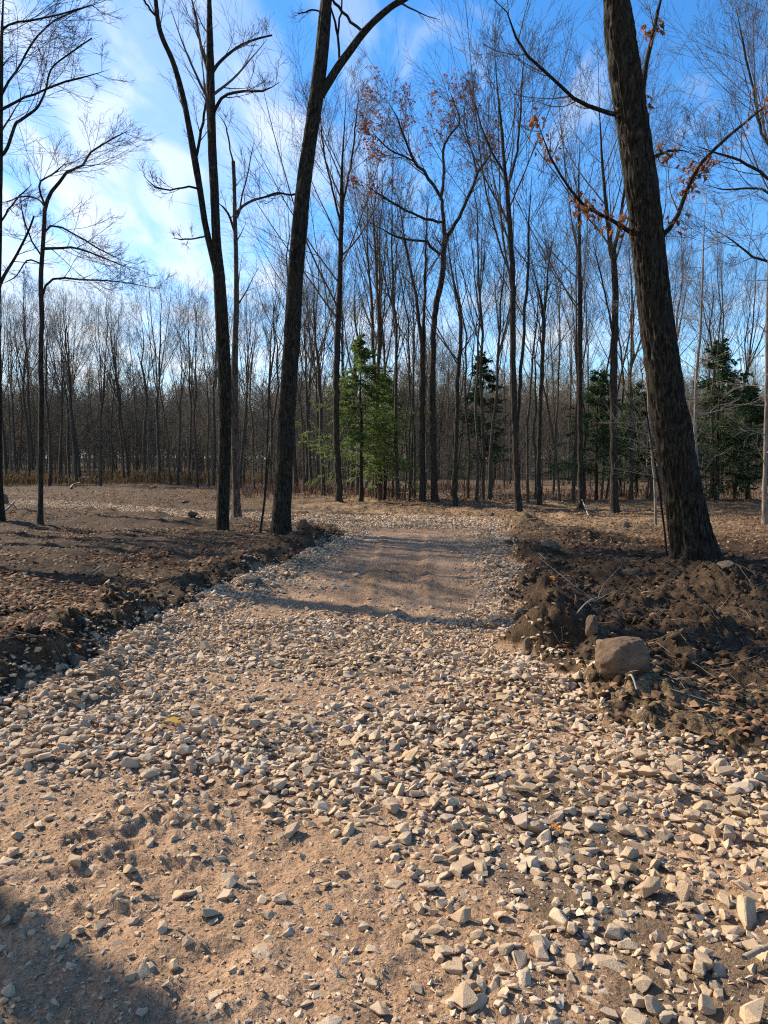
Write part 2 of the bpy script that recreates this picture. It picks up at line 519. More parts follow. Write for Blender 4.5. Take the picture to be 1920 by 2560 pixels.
def terrain(x, y, want=False):
    x, y = np.asarray(x, float), np.asarray(y, float)
    r = np.hypot(x, y)
    d = road_d(x, y)
    road = sst(-0.09, 0.09, d)
    out = np.maximum(-d, 0)
    left = x < 0.5 * (np.interp(y, LY, LX) + np.interp(y, RY, RX))
    h = 5.0 * sst(95, 300, r) + 0.10 * fbm(x / 7, y / 7, 3, 21) * sst(6, 25, r) + 0.45 * fbm(x / 26, y / 26, 2, 23) * sst(45, 110, r)
    lo = 0.012 * fbm(x * 3.1, y * 3.1, 4, 31) + 0.009 * fbm(x * 13, y * 13, 4, 33, .6) + 0.012 * np.maximum(fbm(x * 7 + 2, y * 7, 3, 34), 0) + 0.02 * fbm(x * 0.9, y * 0.9, 2, 35)
    # crawler cleat prints on the packed part of the road
    cl = np.zeros_like(x)
    for (px0, px1, py0, py1, per, slope) in ((960, 1075, 1412, 1476, 0.17, 0.12), (905, 985, 1425, 1490, 0.19, 0.1), (840, 1010, 1520, 1580, 0.2, 0.16)):
        a, b = P2(px0, py1), P2(px1, py0)
        a2 = P2(px1, py1)
        xa, xb, ya, yb = a[0], max(a2[0], b[0]), a[1], b[1]
        m = sst(xa - .1, xa + .05, x) * (1 - sst(xb - .05, xb + .1, x)) * sst(ya - .2, ya + .2, y) * (1 - sst(yb - .2, yb + .2, y))
        ph = (y + slope * x + 0.03 * fbm(x * 4, y * 4, 2, 37)) / per
        cl = cl + m * 0.085 * (np.abs((ph % 1) - 0.5) * 2 - 0.5) * (0.7 + 0.6 * vn2(x * 3, y * 3, 38))
    lo = lo + cl + 0.012 * fbm(x * 2.2, y * 5, 3, 39) * sst(8, 10, y)
    lo = lo + np.where(left, .09, .05) * np.exp(-((d - .22) / .22) ** 2) * sst(4.2, 5.5, y) * (1 - sst(15, 18, y)) * (0.5 + vn2(x * 2, y * 2, 40))
    for (c0, slope, dep) in ((0.32, 0.055, 0.016), (-0.35, 0.02, 0.018), (1.0, 0.05, 0.010)):      # long ruts up the road
        xc = c0 + slope * (y - 8) + 0.05 * fbm(y * 0.5, y * 0 + c0, 2, 41)
        lo = lo + (-dep * np.exp(-((x - xc) / 0.09) ** 2) + dep * 0.9 * np.exp(-((x - xc - 0.17) / 0.07) ** 2)) * sst(5, 7, y) * (1 - sst(15, 19, y))
    near = (y < 5) & (x < 0.2) & (y > 1.5)
    if near.any():
        g = np.zeros_like(x)
        jx, jy = x + 0.012 * fbm(x * 11, y * 11, 4, 43), y + 0.012 * fbm(x * 11 + 7, y * 11, 4, 44)
        for (lx, ly, ll, lw, an) in LUGS:
            u = (jx - lx) * math.cos(an) + (jy - ly) * math.sin(an)
            v = -(jx - lx) * math.sin(an) + (jy - ly) * math.cos(an)
            e = np.maximum(np.abs(u) - ll / 2, np.abs(v) - lw / 2)
            g = np.minimum(g, -0.024 * (1 - sst(-0.012, 0.014, e)) * (0.35 + 0.8 * vn2(x * 5, y * 5, 45)))
            lo = lo + 0.007 * np.exp(-((e - 0.03) / 0.02) ** 2) * near
        lo = lo + g * near
        lo = lo + near * 0.012 * fbm(x * 5, y * 5, 3, 47) * sst(0.0, -0.5, x)
    # torn soil outside
    wl_ = np.exp(-((out - 0.42) / 0.34) ** 2) * sst(3.8, 5, y) * (1 - sst(14, 19, y))
    berm = wl_ * np.where(left, 0.05 + 0.15 * vn2(x * 1.3, y * 1.3, 51), 0.02 + 0.16 * vn2(x * 1.5, y * 1.5, 52))
    torn = np.where(left, np.exp(-out / 0.75) * 0.9 + 0.38, 1 - 0.75 * sst(13, 19, y)) * sst(3.5, 5, y) + 0.25
    torn = torn * (1 - 0.6 * sst(25, 40, r))
    bil = 1 - np.abs(fbm(x * 3.4, y * 3.4, 3, 61))
    cl2 = 0.045 * (bil - 0.6) + 0.028 * fbm(x * 6.0, y * 6.0, 4, 63, .55) + 0.020 * np.abs(fbm(x * 15, y * 15, 3, 65)) + 0.012 * sst(0.1, 0.5, fbm(x * 9, y * 9, 2, 66))
    hi = 0.03 + berm + torn * cl2 + 0.06 * fbm(x * 2.1, y * 0.9, 3, 68) * sst(18, 26, y) + 0.05 * fbm(x * 1.1, y * 1.1, 3, 67) * sst(4, 7, y)
    rocky = np.zeros_like(x)
    for (mx, my, mh, mrx, mry) in MOUNDS:
        g = np.exp(-(((x - mx) / mrx) ** 2 + ((y - my) / mry) ** 2) * 1.2)
        rocky = rocky + mh * g * (0.72 + 0.5 * vn2(x * 3, y * 3, 71)) * (1 + .25 * fbm(x * 6, y * 6, 4, 73, .6))
    h = h + lo * road + (hi + rocky) * (1 - road)
    # step down beside the berm on the near left, and shallow drop at the right track
    trk = np.exp(-((x - (3.25 - 0.16 * (y - 7))) / 0.28) ** 2) * sst(4.5, 6, y) * (1 - sst(8.5, 10, y))
    h = h - 0.10 * trk * (1 - road)
    h = h + trk * (1 - road) * 0.03 * (np.abs(((y + .2 * x) / 0.22 % 1) - 0.5) * 2 - 0.5)
    if not want:
        return h
    n1 = vn2(x * 0.8, y * 0.8, 81)
    litter = np.clip(0.25 + sst(1.0, 3.0, out) * 0.8 + sst(16, 24, y) * 0.5 + 0.5 * fbm(x * .5, y * .5, 3, 83), 0, 1)
    litter = np.where(left, litter, litter * sst(10, 18, y))
    tan = np.where(~left | (y > 27), sst(14.5, 21, y), 0) * (1 - 0.8 * sst(0, -10, x)) * (1 - sst(50, 75, r) * .6) * np.clip(0.75 + 0.5 * fbm(x * .35, y * .35, 3, 85), 0, 1)
    tan = np.maximum(tan, np.where(~left, 0.5 * (1 - sst(5.2, 5.9, y)), 0))
    tan = np.maximum(tan, 0.10 * (1 - road) * left)
    mud = np.clip(sst(0.35, 0.75, fbm(x * 1.15 + 3, y * 1.15, 3, 87)) * 0.75, 0, 1) * (1 - sst(6, 9, y)) + 0.35 * sst(0.2, 0.6, fbm(x * .9, y * .9, 3, 88)) * sst(6, 9, y)
    mud = np.maximum(mud, 0.35 * sst(0.3, 0.0, d) * road * (y < 18))
    return h, road, litter, tan, mud, d


def hit(px, py):
    """Where the sight line through a photo pixel meets the terrain."""
    d = ray(px, py)
    t = np.linspace(1.5, 90, 6000)
    P = np.array([0, 0, CAMH]) + d[None] * t[:, None]
    under = P[:, 2] < terrain(P[:, 0], P[:, 1])
    i = int(np.argmax(under)) if under.any() else len(t) - 1
    return P[i]


def build_terrain():
    th = np.concatenate([np.linspace(-180, -45, 36, endpoint=False), np.linspace(-45, -30, 28, endpoint=False), np.linspace(-30, 30, 450, endpoint=False),
                         np.linspace(30, 45, 28, endpoint=False), np.linspace(45, 180, 36, endpoint=False)])
    rr = [0.05, 0.3, 0.6, 0.9, 1.2, 1.5, 1.75]
    while rr[-1] < 22:
        rr.append(rr[-1] * 1.0058)
    while rr[-1] < 48:
        rr.append(rr[-1] * 1.011)
    while rr[-1] < 1500:
        rr.append(rr[-1] * 1.06)
    rr = np.array(rr)
    T, Rg = np.meshgrid(np.radians(th), rr)
    x, y = (Rg * np.sin(T)).ravel(), (Rg * np.cos(T)).ravel()
    h, road, lit, tan, mud, d = terrain(x, y, True)
    nc, nr = len(th), len(rr)
    i = np.arange(nr - 1)[:, None] * nc
    j = np.arange(nc)[None, :]
    j2 = (j + 1) % nc
    q = np.stack([i + j, i + nc + j, i + nc + j2, i + j2], -1).reshape(-1, 4)[:, ::-1]
    v = np.stack([x, y, h], 1)
    inside = road[q].mean(1) > 0.5
    res = []
    for name, sel, extra in (('ground', ~inside, True), ('gravel_road', inside, False)):
        qq = q[sel]
        tri = None
        if extra:
            vv = np.vstack([v, [[0, 0, float(h[0])]]])
        else:
            vv = v
        used = np.unique(qq)
        mp = np.full(len(vv), -1)
        mp[used] = np.arange(len(used))
        me = make_mesh(name, vv[used], mp[qq], None, True,
                       {'road': road[used], 'litter': lit[used], 'tan': tan[used], 'mud': mud[used]})
        o = link(name, me, None, M_ground)
        tag(o, kind='structure')
        res.append(o)
    return res


ground_o, road_o = build_terrain()


# ------------------------------------------------------------------ crushed stone
def hull_mesh(seed, npts, flat=(1, .78, .55), bev=0.0):
    r = random.Random(seed)
    bm = bmesh.new()
    for _ in range(npts):
        p = Vector((r.gauss(0, 1), r.gauss(0, 1), r.gauss(0, 1))).normalized()
        m = max(abs(p.x), abs(p.y), abs(p.z))
        p = p * (0.45 + 0.55 * (1 / m if m > 0 else 1)) * r.uniform(0.82, 1.0)
        bm.verts.new((p.x * flat[0] * .5, p.y * flat[1] * .5, p.z * flat[2] * .5))
    res = bmesh.ops.convex_hull(bm, input=bm.verts)
    bmesh.ops.delete(bm, geom=[g for g in res['geom_interior'] if isinstance(g, bmesh.types.BMVert)], context='VERTS')
    bmesh.ops.dissolve_limit(bm, angle_limit=R_(14), verts=bm.verts, edges=bm.edges)
    if bev:
        bmesh.ops.bevel(bm, geom=bm.edges[:], offset=bev, segments=1, affect='EDGES', clamp_overlap=True)
    bmesh.ops.triangulate(bm, faces=bm.faces)
    bm.verts.ensure_lookup_table()
    V = np.array([v.co[:] for v in bm.verts])
    T = np.array([[v.index for v in f.verts] for f in bm.faces])
    bm.free()
    return V, T


def chip_mesh(seed, npts, flat):
    """Broken stone: a hull with split faces roughened by small chips."""
    V, T = hull_mesh(seed, npts, flat, 0.02)
    bm = bmesh.new()
    vs = [bm.verts.new(v) for v in V]
    for t in T:
        try:
            bm.faces.new([vs[i] for i in t])
        except ValueError:
            pass
    long_ = [e for e in bm.edges if e.calc_length() > .14]
    bmesh.ops.subdivide_edges(bm, edges=long_, cuts=1, use_grid_fill=True)
    bmesh.ops.triangulate(bm, faces=bm.faces)
    bm.verts.index_update()
    V = np.array([v.co[:] for v in bm.verts])
    T = np.array([[v.index for v in f.verts] for f in bm.faces])
    bm.free()
    k = vn3(V[:, 0] * 5 + seed, V[:, 1] * 5, V[:, 2] * 5, seed) - .5
    k2 = vn3(V[:, 0] * 13 + seed, V[:, 1] * 13, V[:, 2] * 13, seed + 1) - .5
    return V * (1 + .16 * k + .10 * k2)[:, None], T


def rot_mats(rng, n, tilt):
    a, b = rng.uniform(0, 2 * np.pi, n), rng.uniform(0, 2 * np.pi, n)
    t = rng.normal(0, tilt, n)

    def rz(a):
        c, s, z, o = np.cos(a), np.sin(a), np.zeros_like(a), np.ones_like(a)
        return np.stack([np.stack([c, -s, z], -1), np.stack([s, c, z], -1), np.stack([z, z, o], -1)], 1)
    c, s, z, o = np.cos(t), np.sin(t), np.zeros_like(t), np.ones_like(t)
    rx = np.stack([np.stack([o, z, z], -1), np.stack([z, c, -s], -1), np.stack([z, s, c], -1)], 1)
    return rz(a) @ rx @ rz(b), (a, t, b)


def stone_density(x, y, d):
    xl, xr = np.interp(y, LY, LX), np.interp(y, RY, RX)
    base = np.full_like(x, 0.55)
    # loose heap across the road at 4 to 7.5 m, loose windrows at both edges, bare packed strip up the middle
    band = sst(3.3, 4.3, y + 0.35 * x) * (1 - sst(7.0, 8.8, y))
    base = np.maximum(base * 0.75, band * 1.1)
    le = np.exp(-((d - 0.32) / 0.42) ** 2) * sst(4.0, 5.0, y)
    base = np.maximum(base, le * 1.35)
    mid = np.exp(-((x - (0.2 + .04 * (y - 9))) / 1.1) ** 2) * sst(8.0, 9.4, y) * (1 - sst(17.5, 20, y))
    base = base * (1 - 0.93 * np.minimum(mid * 1.2, 1))
    yb = np.interp(x, [-2.2, -1.2, -0.5, 0.0, 0.15, 0.3], [4.1, 3.75, 3.4, 3.05, 2.4, 1.4]) + 0.35 * fbm(x * 1.8, y * 1.8, 3, 92)
    soft = 1 - sst(-0.3, 0.3, y - yb)            # soft sandy dust lower left
    base = np.where(y < 8, np.maximum(base, 0.72 + 0.33 * sst(2.9, 3.9, y + .3 * x)), base)
    base = base * (1 - 0.74 * soft)
    patch = sst(0.12, 0.55, fbm(x * 1.15 + 3, y * 1.15, 3, 87)) * (1 - sst(6, 8, y))
    base = base * (1 - 0.45 * patch * (0.4 + 0.6 * soft))
    base = base * (0.75 + 0.5 * vn2(x * 2.2, y * 2.2, 91))
    base = base * (1 - 0.62 * sst(0.02, 0.45, fbm(x * 0.75 + 5, y * 0.55, 4, 96, .6)) * sst(4.2, 5.2, y) * (1 - sst(19, 20, y)) * (1 - np.exp(-((d - .3) / .4) ** 2)))
    base = np.where(y > 19.5, 0.95, base)
    return np.clip(base, 0, 1.4) * sst(-0.22, 0.02, d)


def scatter(rng, n, x0, x1, y0, y1):
    return rng.uniform(x0, x1, n), rng.uniform(y0, y1, n)


def gravel():
    rng = np.random.default_rng(3)
    X, Y, S = [], [], []
    for (x0, x1, y0, y1, dens, smin, smed, smax) in ((-3.0, 2.9, 1.5, 9.5, 1250, .018, .037, .10), (-2.8, 3.6, 9.5, 21, 560, .028, .05, .11),
                                                     (-26, 4.2, 20, 46, 130, .05, .08, .14)):
        n = int((x1 - x0) * (y1 - y0) * dens * 1.4)
        x, y = scatter(rng, n, x0, x1, y0, y1)
        d = road_d(x, y)
        keep = rng.random(n) * 1.4 < stone_density(x, y, d)
        keep &= np.abs(x) < 0.62 * y + 0.6
        x, y = x[keep], y[keep]
        s = np.clip(smed * np.exp(rng.normal(0, 0.46, len(x))), smin, smax)
        big = (rng.random(len(x)) < 0.02) & (y < 12)
        s = np.where(big, np.minimum(s * 1.9, 0.13), s)
        s = np.where((x > 0.5) & (y < 4.2), s * 1.12, s)
        X.append(x); Y.append(y); S.append(s)
    x, y, s = np.concatenate(X), np.concatenate(Y), np.concatenate(S)
    # keep the larger ones apart on a coarse hash so they do not swallow each other
    order = np.argsort(-s)
    x, y, s = x[order], y[order], s[order]
    grid, keep = {}, np.ones(len(x), bool)
    for i in range(len(x)):
        if y[i] > 9.5:
            continue
        k = (int(x[i] / 0.12 + 1000), int(y[i] / 0.12))
        ok = True
        for a in (-1, 0, 1):
            for b in (-1, 0, 1):
                for jj in grid.get((k[0] + a, k[1] + b), ()):
                    if (x[i] - x[jj]) ** 2 + (y[i] - y[jj]) ** 2 < (0.36 * (s[i] + s[jj])) ** 2 * 0.42:
                        ok = False
                        break
                if not ok:
                    break
            if not ok:
                break
        if ok:
            grid.setdefault(k, []).append(i)
        else:
            keep[i] = False
    x, y, s = x[keep], y[keep], s[keep]
    d = road_d(x, y)
    z = terrain(x, y)
    lay = stone_density(x, y, d)
    bury = rng.random(len(x)) < np.where(lay < .55, .7, .32)
    z = z + s * np.where(bury, rng.uniform(-.16, .02, len(x)), rng.uniform(0.02, 0.24, len(x))) + np.maximum(lay - 0.75, 0) * rng.uniform(0, 0.07, len(x))
    dist = np.hypot(np.hypot(x, y), 1.5)
    vis = (np.abs(x) < 0.49 * y) & (y > 2.05)
    show = np.where(vis, s / dist, 0)
    top = np.argsort(-show)[:300]
    is_top = np.zeros(len(x), bool)
    is_top[top] = True
    Rm, (ra, rt, rb) = rot_mats(rng, len(x), 0.38)
    # the 300 that show largest: objects of their own
    protos = []
    for k in range(16):
        fl = (1, rnd.uniform(.52, .88), rnd.uniform(.30, .62))
        V, T = chip_mesh(100 + k, rnd.randint(10, 16), fl)
        me = make_mesh('stone', V, None, T, False, {'tint': np.full(len(V), (k * 0.37) % 1)})
        me.materials.append(M_stone)
        protos.append(me)
    from mathutils import Matrix
    for c, i in enumerate(top):
        o = link('stone', protos[c % 16], road_o)
        sx = float(s[i])
        mat = Matrix([[*(Rm[i][0] * sx), x[i]], [*(Rm[i][1] * sx), y[i]], [*(Rm[i][2] * sx), z[i]], [0, 0, 0, 1]])
        o.matrix_local = mat
    acc = Acc()
    groups = ((0, 6.5, 13, 14), (6.5, 12, 9, 10), (12, 99, 7, 8))
    for (d0, d1, npt, nproto) in groups:
        sel = np.where(~is_top & (y >= d0) & (y < d1))[0]
        for k in range(nproto):
            V, T = hull_mesh(300 + k + npt * 50, npt, (1, rnd.uniform(.55, .92), rnd.uniform(.32, .66)))
            idx = sel[k::nproto]
            if not len(idx):
                continue
            vv = np.einsum('nij,vj->nvi', Rm[idx] * s[idx][:, None, None], V) + np.stack([x[idx], y[idx], z[idx]], 1)[:, None]
            tt = (T[None] + (np.arange(len(idx)) * len(V))[:, None, None]).reshape(-1, 3)
            acc.add(vv, None, tt, np.repeat(rng.random(len(idx)), len(V)))
    # small chips and crumbs between them
    n = 140000
    cxs, cys = rng.uniform(-3.2, 2.8, n), 1.5 + 9.5 * rng.random(n) ** 1.6
    dd = road_d(cxs, cys)
    keep = (np.abs(cxs) < 0.56 * cys + 0.2) & (rng.random(n) < sst(-0.35, 0.1, dd) * (0.35 + 0.65 * vn2(cxs * 4, cys * 4, 93)))
    cxs, cys = cxs[keep][:40000], cys[keep][:40000]
    cs = np.clip(0.010 * np.exp(rng.normal(0, 0.55, len(cxs))), 0.004, 0.034)
    cz = terrain(cxs, cys) + cs * 0.15
    Rc, _ = rot_mats(rng, len(cxs), 0.5)
    for k in range(8):
        V, T = hull_mesh(900 + k, 5, (1, .8, .6))
        idx = np.arange(len(cxs))[k::8]
        vv = np.einsum('nij,vj->nvi', Rc[idx] * cs[idx][:, None, None], V) + np.stack([cxs[idx], cys[idx], cz[idx]], 1)[:, None]
        tt = (T[None] + (np.arange(len(idx)) * len(V))[:, None, None]).reshape(-1, 3)
        acc.add(vv, None, tt, np.repeat(rng.random(len(idx)), len(V)))
    o = link('gravel', acc.mesh('gravel', False, 'tint'), road_o, M_stone)
    tag(o, kind='stuff')
    print('gravel stones', len(x), 'chips', len(cxs), 'tris', sum(len(t) for t in acc.t))


gravel()


# ------------------------------------------------------------------ soil clods, leaf litter, sticks
def soil_clods():
    rng = np.random.default_rng(5)
    n = 60000
    x, y = rng.uniform(-9, 6.5, n), 4.0 + 15 * rng.random(n) ** 1.3
    d = road_d(x, y)
    out = -d
    left = x < 0
    p = np.where(left, np.exp(-np.maximum(out, 0) / 0.45) * 0.9 + 0.03, 0.5 * (1 - sst(11, 17, y))) * sst(-0.15, 0.08, out)
    keep = (rng.random(n) < p) & (np.abs(x) < 0.56 * y + .2)
    x, y = x[keep], y[keep]
    s = np.clip(0.04 * np.exp(rng.normal(0, 0.5, len(x))), 0.015, 0.13)
    z = terrain(x, y) + s * 0.08
    Rm, _ = rot_mats(rng, len(x), 0.6)
    acc = Acc()
    for k in range(10):
        V, T = hull_mesh(1200 + k, 10, (1, .9, .7))
        V = V * (1 + 0.25 * (np.random.default_rng(k).random((len(V), 1)) - .5))
        idx = np.arange(len(x))[k::10]
        vv = np.einsum('nij,vj->nvi', Rm[idx] * s[idx][:, None, None], V) + np.stack([x[idx], y[idx], z[idx]], 1)[:, None]
        tt = (T[None] + (np.arange(len(idx)) * len(V))[:, None, None]).reshape(-1, 3)
        acc.add(vv, None, tt)
    tag(link('soil_clods', acc.mesh('soil_clods', True), ground_o, M_clod), kind='stuff')


def leaf_shape(curl=0.3):
    """Lobed oak leaf about one unit long, lying along +Y, curled."""
    out = [(0, 0), (.05, .12), (.2, .2), (.1, .32), (.3, .45), (.13, .55), (.26, .72), (.09, .78), (0, 1.0)]
    pts = [(0, 0, 0)] + [(x, y, curl * (abs(x) * 1.6) + 0.25 * curl * math.sin(y * 3)) for x, y in out[1:-1]] + [(0, 1.0, -curl * .3)]
    L = [(-x, y, z) for x, y, z in pts[1:-1]]
    mid = [(0, .3, 0), (0, .6, 0.02)]
    V = pts + L + mid
    n = len(pts)
    a, b = n + len(L), n + len(L) + 1
    T = []
    for side in (0, 1):
        ring = [0] + (list(range(1, n - 1)) if side == 0 else list(range(n, n + len(L)))) + [n - 1]
        for i in range(len(ring) - 1):
            c = a if i < len(ring) // 2 else b
            T.append((ring[i], ring[i + 1], c) if side == 0 else (ring[i + 1], ring[i], c))
        m = ring[len(ring) // 2]
        T.append((m, b, a) if side == 0 else (b, m, a))
    return np.array(V, float), np.array(T)


def leaf_litter():
    rng = np.random.default_rng(8)
    n = 150000
    y = 4.2 + 58 * rng.random(n) ** 1.75
    x = rng.uniform(-.53, .53, n) * y
    d = road_d(x, y)
    cl = fbm(x * .9, y * .9, 3, 95)
    p = np.where(x < 0, 0.16 + 0.84 * sst(-0.15, 0.5, cl), 0.045 + 0.8 * sst(12, 18, y) + 0.03 * (y < 6.2)) * sst(0.0, 0.7, -d + 0.25 * (x > 0))
    keep = (rng.random(n) < p) & (np.abs(x) < 0.53 * y + .2)
    x, y = x[keep][:34000], y[keep][:34000]
    s = rng.uniform(0.04, 0.11, len(x)) * (1 + sst(15, 60, y) * .8)
    z = terrain(x, y) + 0.006 + rng.uniform(0, 0.02, len(x))
    Rm, _ = rot_mats(rng, len(x), 0.35)
    acc = Acc()
    for k in range(6):
        w, c = rng.uniform(.25, .4), rng.uniform(.1, .35)
        V = np.array([(0, -.5, 0), (w, -.1, c * .6), (w * .7, .3, c * .4), (0, .5, -.05), (-w, -.05, c), (-w * .6, .32, c * .5), (0, 0, 0)])
        T = np.array([(0, 1, 4), (1, 2, 4), (2, 5, 4), (2, 3, 5)])
        idx = np.arange(len(x))[k::6]
        vv = np.einsum('nij,vj->nvi', Rm[idx] * s[idx][:, None, None], V) + np.stack([x[idx], y[idx], z[idx]], 1)[:, None]
        tt = (T[None] + (np.arange(len(idx)) * len(V))[:, None, None]).reshape(-1, 3)
        acc.add(vv, None, tt)
    tag(link('leaf_litter', acc.mesh('leaf_litter', False), ground_o, M_litter), kind='stuff')


def normalize(v):
    return v / np.maximum(np.linalg.norm(v, axis=-1, keepdims=True), 1e-9)


def tubes(P, R, S):
    """Batch of tapered tubes: P (M, n, 3), R (M, n)."""
    M, n, _ = P.shape
    T = normalize(np.gradient(P, axis=1))
    mt = normalize(P[:, -1] - P[:, 0])
    ref = np.where(np.abs(mt[:, 2:3]) > 0.75, np.array([[1., 0, 0]]), np.array([[0, 0, 1.]]))
    A = normalize(np.cross(T, ref[:, None, :]))
    B = np.cross(T, A)
    an = np.arange(S) * 2 * np.pi / S
    ring = P[:, :, None] + R[:, :, None, None] * (np.cos(an)[None, None, :, None] * A[:, :, None] + np.sin(an)[None, None, :, None] * B[:, :, None])
    m = np.arange(M)[:, None, None] * (n * S)
    i = np.arange(n - 1)[None, :, None] * S
    j = np.arange(S)[None, None, :]
    j2 = (j + 1) % S
    q = np.stack([m + i + j, m + i + j2, m + i + S + j2, m + i + S + j], -1).reshape(-1, 4)
    return ring.reshape(-1, 3), q


def stick_litter():
    rng = np.random.default_rng(9)
    n = 16000
    y = 4.2 + 40 * rng.random(n) ** 1.4
    x = rng.uniform(-.53, .53, n) * y
    d = road_d(x, y)
    keep = (d < -0.1) & (np.abs(x) < 0.53 * y + .2) & (rng.random(n) < np.where(x > 0, .8, .45))
    x, y = x[keep][:4500], y[keep][:4500]
    n = len(x)
    a = rng.uniform(0, 2 * np.pi, n)
    L = np.clip(0.18 * np.exp(rng.normal(0, .6, n)), .05, .9)
    k = 3
    t = np.linspace(-.5, .5, k)
    bend = rng.normal(0, 0.12, n)
    px = x[:, None] + np.cos(a)[:, None] * L[:, None] * t - np.sin(a)[:, None] * (bend * L)[:, None] * (1 - 4 * t * t)
    py = y[:, None] + np.sin(a)[:, None] * L[:, None] * t + np.cos(a)[:, None] * (bend * L)[:, None] * (1 - 4 * t * t)
    pz = terrain(px.ravel(), py.ravel()).reshape(n, k) + 0.006 + rng.uniform(-.02, .12, n)[:, None] * (t + .5) * L[:, None]
    r = (0.0022 + 0.004 * rng.random(n) * np.sqrt(L))[:, None] * np.linspace(1.2, .6, k)[None]
    v, q = tubes(np.stack([px, py, pz], -1), r, 3)
    tag(link('stick_litter', make_mesh('stick_litter', v, q), ground_o, M_stick), kind='stuff')


soil_clods()
leaf_litter()
stick_litter()


# ------------------------------------------------------------------ trees
def catmull(pts, n):
    p = np.asarray(pts, float)
    if len(p) == 2:
        t = np.linspace(0, 1, n)[:, None]
        return p[0] * (1 - t) + p[1] * t
    seg = np.linalg.norm(np.diff(p[:, :3], axis=0), axis=1)
    cum = np.concatenate([[0], np.cumsum(seg)])
    u = np.linspace(0, cum[-1], n)
    k = np.clip(np.searchsorted(cum, u, side='right') - 1, 0, len(p) - 2)
    t = ((u - cum[k]) / np.maximum(seg[k], 1e-9))[:, None]
    pm, p0, p1, p2 = p[np.maximum(k - 1, 0)], p[k], p[k + 1], p[np.minimum(k + 2, len(p) - 1)]
    return 0.5 * (2 * p0 + (p1 - pm) * t + (2 * pm - 5 * p0 + 4 * p1 - p2) * t ** 2 + (3 * p0 - pm - 3 * p1 + p2) * t ** 3)


def bark_tube(P, R, S, seed, amp=0.05, flare=0.45, cap=True):
    """A single stem whose bark ridges and root flare are real relief. P (n,3), R (n,)."""
    n = len(P)
    v, q = tubes(P[None], R[None], S)
    v = v.reshape(n, S, 3)
    an = np.arange(S) * 2 * np.pi / S
    cum = np.concatenate([[0], np.cumsum(np.linalg.norm(np.diff(P, axis=0), axis=1))])
    C, Z = np.meshgrid(an, cum)
    Rr = R[:, None]
    f = 1.0 / 0.034
    nx, ny = np.cos(C) * Rr * f, np.sin(C) * Rr * f
    rid = 1 - np.abs(vn3(nx, ny, Z * 3.6, seed) * 2 - 1)
    rid2 = vn3(nx * 2.2, ny * 2.2, Z * 9, seed + 3)
    lump = vn3(np.cos(C) * 1.5, np.sin(C) * 1.5, Z * 1.1, seed + 5) - 0.5
    k = 1 + amp * (rid - 0.5) * 1.3 + amp * 0.5 * (rid2 - 0.5) + 0.10 * lump
    k = k + flare * np.exp(-Z / (1.35 * R[0] + 0.05)) * (0.75 + 0.6 * np.cos(C * 4 + seed) * 0.6 + 0.3 * np.cos(C * 7 + 2 * seed))
    v = P[:, None] + (v - P[:, None]) * k[:, :, None]
    v = v.reshape(-1, 3)
    if cap:
        c = len(v)
        v = np.vstack([v, P[-1] + (P[-1] - P[-2]) * 0.3])
        top = (n - 1) * S
        t = [(top + j, top + (j + 1) % S, c) for j in range(S)]
        return v, q, np.array(t)
    return v, q, None


def sprout(rng, P, R, n_per, t0, t1, lens, ang, npts, rr, up=0.06, wig=0.12, rmin=0.004, flat=0.0, taper=0.85):
    """n_per children on every parent polyline; lens(t, parent_len) gives their length."""
    M, n, _ = P.shape
    idx = np.repeat(np.arange(M), n_per)
    K = len(idx)
    t = t0 + (t1 - t0) * ((np.tile(np.arange(n_per), M) + rng.random(K)) / n_per)
    f = t * (n - 1)
    k = np.clip(f.astype(int), 0, n - 2)
    fr = (f - k)[:, None]
    pos = P[idx, k] * (1 - fr) + P[idx, k + 1] * fr
    tan = normalize(P[idx, k + 1] - P[idx, k])
    rad = R[idx, k] * (1 - fr[:, 0]) + R[idx, k + 1] * fr[:, 0]
    plen = np.linalg.norm(np.diff(P, axis=1), axis=2).sum(1)[idx]
    L = lens(t, plen) * rng.uniform(0.6, 1.25, K)
    rv = rng.normal(size=(K, 3))
    rv[:, 2] *= (1 - flat)
    perp = normalize(rv - (rv * tan).sum(1, keepdims=True) * tan)
    a = ang * rng.uniform(0.7, 1.3, K)[:, None]
    d = normalize(np.cos(a) * tan + np.sin(a) * perp)
    out = np.empty((K, npts, 3))
    out[:, 0] = pos
    st = (L / (npts - 1))[:, None]
    for s in range(1, npts):
        d = normalize(d + np.array([0, 0, up]) + wig * rng.normal(size=(K, 3)))
        out[:, s] = out[:, s - 1] + d * st
    r0 = np.maximum(rad * rr * rng.uniform(0.75, 1.1, K), rmin * 1.3)
    s = np.linspace(0, 1, npts)
    rads = np.maximum(r0[:, None] * (1 - s[None] * taper), rmin)
    return out, rads


